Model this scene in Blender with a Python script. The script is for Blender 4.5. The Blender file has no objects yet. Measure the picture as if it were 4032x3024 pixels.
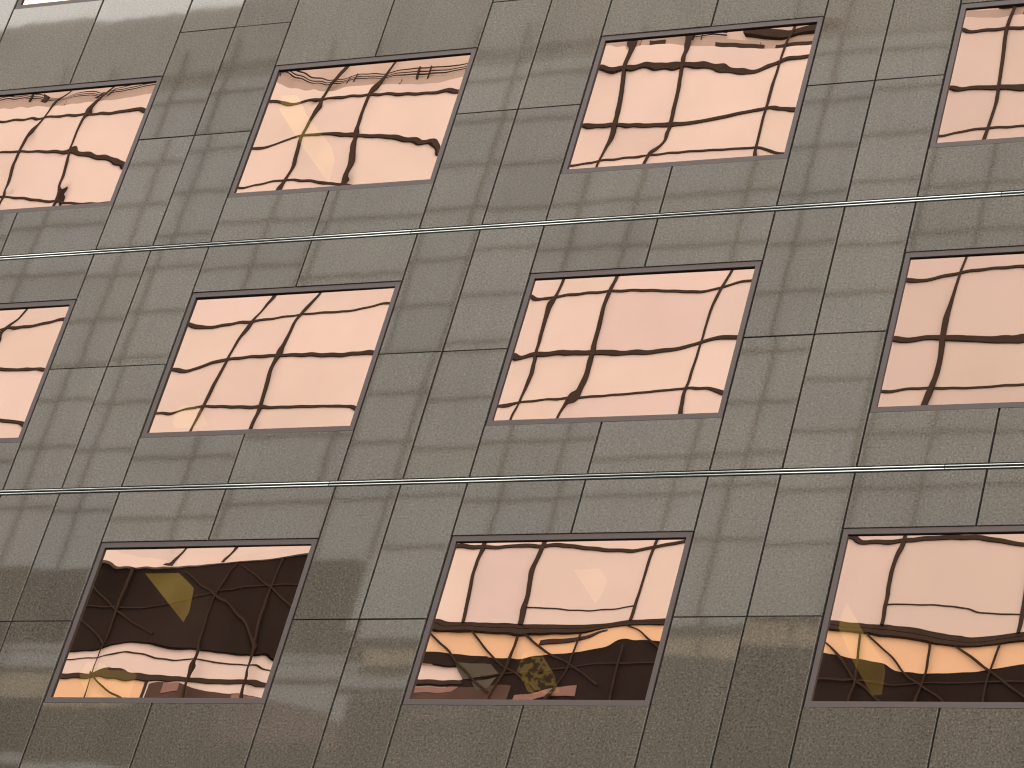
import bpy, bmesh, math, random
import numpy as np
from mathutils import Vector, Matrix

random.seed(7)
rng = np.random.default_rng(7)
scene = bpy.context.scene
COL = scene.collection

# ------------------------------------------------------------------ camera
CAM = Vector((27.0096, -29.4756, 1.6))
cam_d = bpy.data.cameras.new("camera")
cam = bpy.data.objects.new("camera", cam_d)
COL.objects.link(cam)
right = Vector((0.89337609, 0.38074338, 0.2385658))
down = Vector((-0.03645069, 0.59062657, -0.80612133))
fwd = Vector((-0.44782866, 0.71147363, 0.54153002))
m = Matrix((right, -down, -fwd)).transposed().to_4x4()
m.translation = CAM
cam.matrix_world = m
cam_d.sensor_width = 36.0
cam_d.lens = 120.784
cam_d.clip_start = 0.1
cam_d.clip_end = 2000
scene.camera = cam

# ------------------------------------------------------------------ sky, sun, exposure
SUN_EL, SUN_ROT = math.radians(16), math.radians(222)
SUN_DIR = Vector((math.sin(SUN_ROT) * math.cos(SUN_EL), math.cos(SUN_ROT) * math.cos(SUN_EL), math.sin(SUN_EL)))
world = bpy.data.worlds.new("World")
scene.world = world
world.use_nodes = True
wn, wl = world.node_tree.nodes, world.node_tree.links
wn.clear()
w_out = wn.new("ShaderNodeOutputWorld")
w_bg = wn.new("ShaderNodeBackground")
w_bg.inputs["Strength"].default_value = 0.1
sky = wn.new("ShaderNodeTexSky")
sky.sky_type = 'NISHITA'
sky.sun_disc = False
sky.sun_elevation = SUN_EL
sky.sun_rotation = SUN_ROT
sky.dust_density = 3.0
w_tc = wn.new("ShaderNodeTexCoord")
w_nz = wn.new("ShaderNodeTexNoise")
w_nz.inputs["Scale"].default_value = 2.2
w_nz.inputs["Detail"].default_value = 4.0
wl.new(w_tc.outputs["Generated"], w_nz.inputs["Vector"])
w_rmp = wn.new("ShaderNodeValToRGB")          # pale overcast, brighter and darker banks
w_rmp.color_ramp.elements[0].position = 0.3
w_rmp.color_ramp.elements[0].color = (0.875, 0.89, 0.875, 1)
w_rmp.color_ramp.elements[1].position = 0.7
w_rmp.color_ramp.elements[1].color = (0.985, 1.0, 0.98, 1)
wl.new(w_nz.outputs["Fac"], w_rmp.inputs["Fac"])
w_sc = wn.new("ShaderNodeVectorMath")
w_sc.operation = 'SCALE'
w_sc.inputs["Scale"].default_value = 9.5
wl.new(w_rmp.outputs["Color"], w_sc.inputs[0])
w_mix = wn.new("ShaderNodeMix")
w_mix.data_type = 'RGBA'
w_mix.inputs["Factor"].default_value = 0.8
# the cloud is brighter where the low sun stands behind it
w_dot = wn.new("ShaderNodeVectorMath")
w_dot.operation = 'DOT_PRODUCT'
w_dot.inputs[1].default_value = Vector((-0.62, -0.64, 0.46)).normalized()
wl.new(w_tc.outputs["Generated"], w_dot.inputs[0])
w_mr = wn.new("ShaderNodeMapRange")
w_mr.interpolation_type = 'SMOOTHSTEP'
w_mr.inputs["From Min"].default_value = 0.80
w_mr.inputs["From Max"].default_value = 0.99
w_mr.inputs["To Min"].default_value = 9.5
w_mr.inputs["To Max"].default_value = 15.0
wl.new(w_dot.outputs["Value"], w_mr.inputs["Value"])
wl.new(w_mr.outputs["Result"], w_sc.inputs["Scale"])
wl.new(sky.outputs["Color"], w_mix.inputs["A"])
wl.new(w_sc.outputs["Vector"], w_mix.inputs["B"])
wl.new(w_mix.outputs["Result"], w_bg.inputs["Color"])
wl.new(w_bg.outputs["Background"], w_out.inputs["Surface"])

sun_d = bpy.data.lights.new("sun", 'SUN')
sun_d.energy = 0.6
sun_d.angle = math.radians(14)
sun_d.color = (1.0, 0.93, 0.84)
sun = bpy.data.objects.new("sun", sun_d)
COL.objects.link(sun)
sun.rotation_euler = (-SUN_DIR).to_track_quat('-Z', 'Y').to_euler()
sun.location = (0, 0, 90)

vs = scene.view_settings
vs.view_transform = 'Standard'
vs.look = 'None'
vs.gamma = 1.0
vs.exposure = 2.0
scene.cycles.filter_width = 1.15

# ------------------------------------------------------------------ shared sizes
P = 4.9                       # bay width of the granite office block
RH = 0.79627 * P              # storey height
Z2 = 24.5826                  # height of the centre of the window row in mid picture
HWX = 0.3168 * P              # half width of a window opening
HWZ = 0.2365 * P              # half height of a window opening
OPP = -36.0                   # facade plane of the glazed building across the street
KP = 2.2213489


def ox(u):
    return CAM.x + KP * (u * P - CAM.x)


def oz(v):
    return CAM.z + KP * (Z2 + v * P - CAM.z)


# ------------------------------------------------------------------ materials
def new_mat(name):
    mt = bpy.data.materials.new(name)
    mt.use_nodes = True
    nt = mt.node_tree
    nt.nodes.clear()
    out = nt.nodes.new("ShaderNodeOutputMaterial")
    return mt, nt, out


def coords(nt):
    return nt.nodes.new("ShaderNodeTexCoord").outputs["Object"]


def noise(nt, vec, scale, detail=2.0, rough=0.5):
    n = nt.nodes.new("ShaderNodeTexNoise")
    n.inputs["Scale"].default_value = scale
    n.inputs["Detail"].default_value = detail
    n.inputs["Roughness"].default_value = rough
    nt.links.new(vec, n.inputs["Vector"])
    return n.outputs["Fac"]


def ramp(nt, fac, stops):
    r = nt.nodes.new("ShaderNodeValToRGB")
    e = r.color_ramp.elements
    while len(e) < len(stops):
        e.new(0.5)
    for k, (p, c) in enumerate(stops):
        e[k].position = p
        e[k].color = (*c, 1) if len(c) == 3 else c
    nt.links.new(fac, r.inputs["Fac"])
    return r.outputs["Color"]


def mult(nt, a, b, fac=1.0):
    n = nt.nodes.new("ShaderNodeMix")
    n.data_type = 'RGBA'
    n.blend_type = 'MULTIPLY'
    n.inputs["Factor"].default_value = fac
    for s, v in (("A", a), ("B", b)):
        if hasattr(v, "is_linked") or hasattr(v, "node"):
            nt.links.new(v, n.inputs[s])
        else:
            n.inputs[s].default_value = (*v, 1)
    return n.outputs["Result"]


def simple(name, col, rough=0.6, metal=0.0, var=0.12, scale=3.0, ior=1.5, spec=0.5):
    mt, nt, out = new_mat(name)
    b = nt.nodes.new("ShaderNodeBsdfPrincipled")
    f = noise(nt, coords(nt), scale, 3.0)
    lo = tuple(c * (1 - var) for c in col)
    hi = tuple(min(1, c * (1 + var)) for c in col)
    nt.links.new(ramp(nt, f, [(0.3, lo), (0.7, hi)]), b.inputs["Base Color"])
    b.inputs["Roughness"].default_value = rough
    b.inputs["Metallic"].default_value = metal
    b.inputs["IOR"].default_value = ior
    b.inputs["Specular IOR Level"].default_value = spec
    nt.links.new(b.outputs[0], out.inputs[0])
    return mt


def toned(name, col, rough=0.7):
    """plain colour times a per-piece tone kept in the mesh"""
    mt, nt, out = new_mat(name)
    b = nt.nodes.new("ShaderNodeBsdfPrincipled")
    a = nt.nodes.new("ShaderNodeAttribute")
    a.attribute_name = "tone"
    f = noise(nt, coords(nt), 0.5, 2.0)
    base = ramp(nt, f, [(0.3, tuple(c * 0.93 for c in col)), (0.7, col)])
    nt.links.new(mult(nt, base, a.outputs["Color"]), b.inputs["Base Color"])
    b.inputs["Roughness"].default_value = rough
    b.inputs["Specular IOR Level"].default_value = 0.2
    nt.links.new(b.outputs[0], out.inputs[0])
    return mt


def granite_mat():
    mt, nt, out = new_mat("polished_granite")
    L = nt.links
    b = nt.nodes.new("ShaderNodeBsdfPrincipled")
    co = coords(nt)
    a = nt.nodes.new("ShaderNodeAttribute")
    a.attribute_name = "tone"
    base = ramp(nt, noise(nt, co, 36.0, 4.0, 0.7), [(0.31, (0.055, 0.045, 0.0355)), (0.46, (0.127, 0.104, 0.083)),
                                                 (0.55, (0.151, 0.1235, 0.0985)), (0.70, (0.250, 0.206, 0.164))])
    # warm and green grains
    hue = ramp(nt, noise(nt, co, 17.0, 2.0), [(0.38, (0.965, 1.0, 0.96)), (0.62, (1.05, 1.0, 0.99))])
    c = mult(nt, base, hue)
    # sparse dark mica flecks
    v = nt.nodes.new("ShaderNodeTexVoronoi")
    v.inputs["Scale"].default_value = 16.0
    v.inputs["Randomness"].default_value = 1.0
    L.new(co, v.inputs["Vector"])
    fl = ramp(nt, v.outputs["Distance"], [(0.08, (0.40, 0.38, 0.37)), (0.20, (1, 1, 1))])
    c = mult(nt, c, fl, 0.75)
    # broad clouding of the slabs and faint run-off marks
    c = mult(nt, c, ramp(nt, noise(nt, co, 0.9, 4.0), [(0.3, (0.91, 0.91, 0.91)), (0.7, (1.06, 1.06, 1.06))]))
    mp = nt.nodes.new("ShaderNodeMapping")
    mp.inputs["Scale"].default_value = (6.0, 6.0, 0.35)
    L.new(co, mp.inputs["Vector"])
    c = mult(nt, c, ramp(nt, noise(nt, mp.outputs["Vector"], 1.0, 3.0), [(0.35, (0.95, 0.95, 0.955)), (0.6, (1.02, 1.02, 1.02))]))
    c = mult(nt, c, a.outputs["Color"])
    L.new(c, b.inputs["Base Color"])
    b.inputs["IOR"].default_value = GRANITE_IOR
    b.inputs["Specular Tint"].default_value = (1.0, 0.955, 0.90, 1)
    L.new(ramp(nt, noise(nt, co, 30.0, 2.0), [(0.3, (0.022,) * 3), (0.7, (0.034,) * 3)]), b.inputs["Roughness"])
    bp = nt.nodes.new("ShaderNodeBump")
    bp.inputs["Strength"].default_value = 1.0
    bp.inputs["Distance"].default_value = 0.00022
    L.new(noise(nt, co, 2.2, 1.0), bp.inputs["Height"])
    L.new(bp.outputs["Normal"], b.inputs["Normal"])
    L.new(b.outputs[0], out.inputs[0])
    return mt


GRANITE_IOR = 1.60
M_GRANITE = granite_mat()
M_BACK = simple("dark_joint", (0.018, 0.017, 0.015), 0.9)
M_FRAME = simple("mauve_bronze_frame", (0.122, 0.087, 0.078), 0.55, 0.0, 0.05, 2.0, spec=0.3)
M_GASKET = simple("black_gasket", (0.012, 0.009, 0.009), 0.6)
M_STEEL = simple("satin_steel", (0.72, 0.71, 0.66), 0.34, 1.0, 0.06, 8.0)
M_INT = simple("dim_interior", (0.03, 0.027, 0.024), 0.9)


def pane_mat():
    mt, nt, out = new_mat("copper_mirror_glass")
    g = nt.nodes.new("ShaderNodeBsdfGlossy")
    g.inputs["Roughness"].default_value = 0.0
    g.inputs["Color"].default_value = (0.640, 0.412, 0.322, 1)
    t = nt.nodes.new("ShaderNodeBsdfTransparent")
    t.inputs["Color"].default_value = (1.0, 0.85, 0.62, 1)
    mx = nt.nodes.new("ShaderNodeMixShader")
    mx.inputs[0].default_value = 0.12
    nt.links.new(g.outputs[0], mx.inputs[1])
    nt.links.new(t.outputs[0], mx.inputs[2])
    nt.links.new(mx.outputs[0], out.inputs[0])
    return mt


M_PANE = pane_mat()
M_PALE = toned("frosted_panel", (0.80, 0.80, 0.79))
M_AMBER = simple("amber_panel", (0.82, 0.64, 0.42), 0.6, 0, 0.05, 0.4)
M_MULL = simple("dark_mullion", (0.050, 0.040, 0.033), 0.7, spec=0.1)
M_DARKG = simple("dark_glazing", (0.026, 0.022, 0.020), 0.8, 0, 0.4, 0.25, spec=0.06)
M_OLIVE = simple("olive_glazing", (0.095, 0.105, 0.085), 0.6, 0, 0.1, 1.0, spec=0.1)
M_BRICK = simple("salmon_brick", (0.26, 0.17, 0.155), 0.8, 0, 0.12, 1.2)
M_BROWN = simple("brown_brick", (0.095, 0.072, 0.062), 0.8, 0, 0.15, 1.2, spec=0.1)
M_CONC = simple("beige_concrete", (0.43, 0.40, 0.365), 0.8, 0, 0.08, 0.7)
M_CONC2 = simple("pale_concrete", (0.62, 0.59, 0.55), 0.8, 0, 0.06, 0.7)
M_ASPH = simple("asphalt", (0.05, 0.05, 0.05), 0.9, 0, 0.2, 4.0)
M_PAVE = simple("paving", (0.28, 0.27, 0.25), 0.85, 0, 0.12, 2.0)


# ------------------------------------------------------------------ mesh helpers
class MB:
    def __init__(self):
        self.v, self.f, self.t, self.mi = [], [], [], []

    def add(self, verts, faces, tone=(1, 1, 1), mi=0):
        o = len(self.v)
        self.v += [tuple(p) for p in verts]
        for fc in faces:
            self.f.append([o + i for i in fc])
            self.t.append(tone)
            self.mi.append(mi)

    def box(self, x0, x1, y0, y1, z0, z1, tone=(1, 1, 1), mi=0):
        vs_ = [(x0, y0, z0), (x1, y0, z0), (x1, y1, z0), (x0, y1, z0), (x0, y0, z1), (x1, y0, z1), (x1, y1, z1), (x0, y1, z1)]
        self.add(vs_, [(0, 3, 2, 1), (4, 5, 6, 7), (0, 1, 5, 4), (1, 2, 6, 5), (2, 3, 7, 6), (3, 0, 4, 7)], tone, mi)

    def prism(self, pts, y0, y1, tone=(1, 1, 1)):
        """polygon in x-z pushed from y0 to y1"""
        n = len(pts)
        area = sum(pts[i][0] * pts[(i + 1) % n][1] - pts[(i + 1) % n][0] * pts[i][1] for i in range(n))
        if area < 0:
            pts = pts[::-1]
        vs_ = [(x, y0, z) for x, z in pts] + [(x, y1, z) for x, z in pts]
        fs = [list(range(n)), list(range(2 * n - 1, n - 1, -1))]
        fs += [(i, i + n, (i + 1) % n + n, (i + 1) % n) for i in range(n)]
        self.add(vs_, fs, tone)

    def bar(self, p, q, w, y0, y1):
        """bar in the x-z plane from p to q"""
        d = Vector((q[0] - p[0], q[1] - p[1])).normalized()
        n = Vector((-d.y, d.x)) * w / 2
        self.prism([(p[0] + n.x, p[1] + n.y), (p[0] - n.x, p[1] - n.y), (q[0] - n.x, q[1] - n.y), (q[0] + n.x, q[1] + n.y)], y0, y1)

    def rod(self, x0, x1, y, z, r, n=12):
        vs_, fs = [], []
        for x in (x0, x1):
            for k in range(n):
                a = 2 * math.pi * k / n
                vs_.append((x, y + r * math.cos(a), z + r * math.sin(a)))
        for k in range(n):
            j = (k + 1) % n
            fs.append((k, n + k, n + j, j))
        fs += [list(range(n)), list(range(2 * n - 1, n - 1, -1))]
        self.add(vs_, fs)

    def build(self, name, mat, parent=None, smooth=False, loc=None):
        me = bpy.data.meshes.new(name)
        me.from_pydata(self.v, [], self.f)
        bm = bmesh.new()
        bm.from_mesh(me)
        bmesh.ops.recalc_face_normals(bm, faces=bm.faces)
        bm.to_mesh(me)
        bm.free()
        for mt in (mat if isinstance(mat, (list, tuple)) else [mat]):
            me.materials.append(mt)
        at = me.color_attributes.new("tone", 'FLOAT_COLOR', 'CORNER')
        for pl in me.polygons:
            pl.material_index = self.mi[pl.index]
            pl.use_smooth = smooth
            for li in pl.loop_indices:
                at.data[li].color = (*self.t[pl.index], 1)
        o = bpy.data.objects.new(name, me)
        COL.objects.link(o)
        o.parent = parent
        if loc:
            o.location = loc
        return o


def empty(name, label, cat, loc=(0, 0, 0), group=None):
    o = bpy.data.objects.new(name, None)
    COL.objects.link(o)
    o.location = loc
    o.empty_display_size = 0.5
    o["label"] = label
    o["category"] = cat
    if group:
        o["group"] = group
    return o


# ------------------------------------------------------------------ ground
def structure(o):
    o["kind"] = "structure"
    return o


g = MB(); g.box(-400, 400, -400, 400, -0.5, -0.13); structure(g.build("ground", M_PAVE))
g = MB(); g.box(-300, 300, -31.0, -5.0, -0.12, 0.0); structure(g.build("street", M_ASPH))
g = MB(); g.box(-300, 300, -36.6, -31.004, -0.125, 0.13); structure(g.build("pavement", M_PAVE))
g = MB(); g.box(-300, 300, -4.996, 0.6, -0.125, 0.13); structure(g.build("pavement", M_PAVE))

# ------------------------------------------------------------------ granite office building
COLS = range(-1, 6)
ROWS = range(-1, 7)
office = empty("office_building", "grey granite office building with rows of copper mirror glass windows", "building", (0, 0, 0))


def zc(r):
    return Z2 - (r - 2) * RH


XL, XR = (COLS[0] - 0.5) * P, (COLS[-1] + 0.5) * P
ZTOP = zc(ROWS[0]) + RH / 2 + 0.9
ZBOT = zc(ROWS[-1]) - RH / 2
clad = MB()
back = MB()
JV, JH = 0.0130, 0.0068          # half widths of upright and level joints
RAILS = (1, 2)                   # rail runs under these window rows
SLOT = 0.046                     # half height of a rail slot


def slab(x0, x1, z0, z1):
    t = 1 + random.gauss(0, 0.055)
    w = random.gauss(0, 0.010)
    tone = (t * (1 + w), t, t * (1 - w))
    ax, az = random.gauss(0, 0.0016), random.gauss(0, 0.0018)
    cx, cz = (x0 + x1) / 2, (z0 + z1) / 2

    def yy(x, z):
        return (x - cx) * ax + (z - cz) * az

    c = 0.003                    # arrised edge
    xs, zs = (x0, x0 + c, x1 - c, x1), (z0, z0 + c, z1 - c, z1)
    vs_ = []
    for x, z in ((xs[0], zs[0]), (xs[3], zs[0]), (xs[3], zs[3]), (xs[0], zs[3])):
        vs_.append((x, 0.036, z))
    for x, z in ((xs[0], zs[0]), (xs[3], zs[0]), (xs[3], zs[3]), (xs[0], zs[3])):
        vs_.append((x, c + yy(x, z), z))
    for x, z in ((xs[1], zs[1]), (xs[2], zs[1]), (xs[2], zs[2]), (xs[1], zs[2])):
        vs_.append((x, yy(x, z), z))
    fs = [(8, 9, 10, 11)]
    for i in range(4):
        j = (i + 1) % 4
        fs.append((4 + i, 4 + j, 8 + j, 8 + i))
        fs.append((i, j, 4 + j, 4 + i))
    clad.add(vs_, fs, tone)


def zjoint(r):
    """kind of level joint under window row r: 'rail', 'pier' or None"""
    if r in RAILS:
        return 'rail'
    if r in (3,):
        return None
    return 'pier'


for c in COLS:
    # upright piers: half a pier each side of the pier joint
    for (u0, u1) in ((c - 0.5, c - 0.3168), (c + 0.3168, c + 0.5)):
        x0, x1 = u0 * P + JV, u1 * P - JV
        cuts = [(ZBOT, JH), (ZTOP, JH)]
        for r in ROWS:
            cuts.append((zc(r), JH))
            if r != ROWS[-1]:
                k = zjoint(r)
                if k == 'rail':
                    cuts.append((zc(r) - RH / 2, SLOT))
                elif k == 'pier':
                    cuts.append((zc(r) - RH / 2, JH))
        cuts.sort()
        for (za, ga), (zb, gb) in zip(cuts[:-1], cuts[1:]):
            slab(x0, x1, za + ga, zb - gb)
    # spandrels above and below the windows, two slabs wide
    for (u0, u1) in ((c - 0.3168, c), (c, c + 0.3168)):
        x0, x1 = u0 * P + JV, u1 * P - JV
        slab(x0, x1, zc(ROWS[0]) + HWZ + 0.002, ZTOP - JH)
        slab(x0, x1, ZBOT + JH, zc(ROWS[-1]) - HWZ - 0.002)
        for r in ROWS[:-1]:
            zt, zb = zc(r) - HWZ - 0.002, zc(r + 1) + HWZ + 0.002
            if zjoint(r) == 'rail':
                zm = zc(r) - RH / 2
                slab(x0, x1, zm + SLOT, zt)
                slab(x0, x1, zb, zm - SLOT)
            else:
                slab(x0, x1, zb, zt)
clad.build("granite_cladding", M_GRANITE, office)

# dark backing behind the joints, open at the windows
for c in COLS:
    back.box((c - 0.5) * P, c * P - HWX - 0.004, 0.037, 0.2, ZBOT, ZTOP)
    back.box(c * P + HWX + 0.004, (c + 0.5) * P, 0.037, 0.2, ZBOT, ZTOP)
    zs = [ZTOP] + [z for r in ROWS for z in (zc(r) + HWZ + 0.004, zc(r) - HWZ - 0.004)] + [ZBOT]
    for a, b_ in zip(zs[0::2], zs[1::2]):
        back.box(c * P - HWX - 0.0035, c * P + HWX + 0.0035, 0.0375, 0.2, b_, a)
back.build("wall", M_BACK, office)

core = MB()
core.box(XL, XR, 4.2, 22.0, 0.0, ZTOP)
for r in ROWS:
    core.box(XL, XR, 0.21, 4.19, zc(r) + HWZ + 0.35, zc(r) + HWZ + 0.95)
core.box(XL, XL + 0.3, 0.21, 4.19, 0, ZTOP)
core.box(XR - 0.3, XR, 0.21, 4.19, 0, ZTOP)
core.build("interior", M_INT, office)
base = MB()
base.box(XL, XR, 0.05, 4.1, 0.13, ZBOT - 0.01)
base.build("plinth", M_GRANITE, office)

# window washing rails: a pair of satin rods in a slot
for r in RAILS:
    rl = MB()
    zm = zc(r) - RH / 2
    joints = [XL] + [u * P for u in (-0.306, 1.296, 2.898, 4.5)] + [XR]
    for a, b_ in zip(joints[:-1], joints[1:]):
        for dz in (-0.0205, 0.0205):
            rl.rod(a + 0.006, b_ - 0.006, 0.002, zm + dz, 0.0082)
    rl.build("rail", M_STEEL, office, smooth=True)

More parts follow.
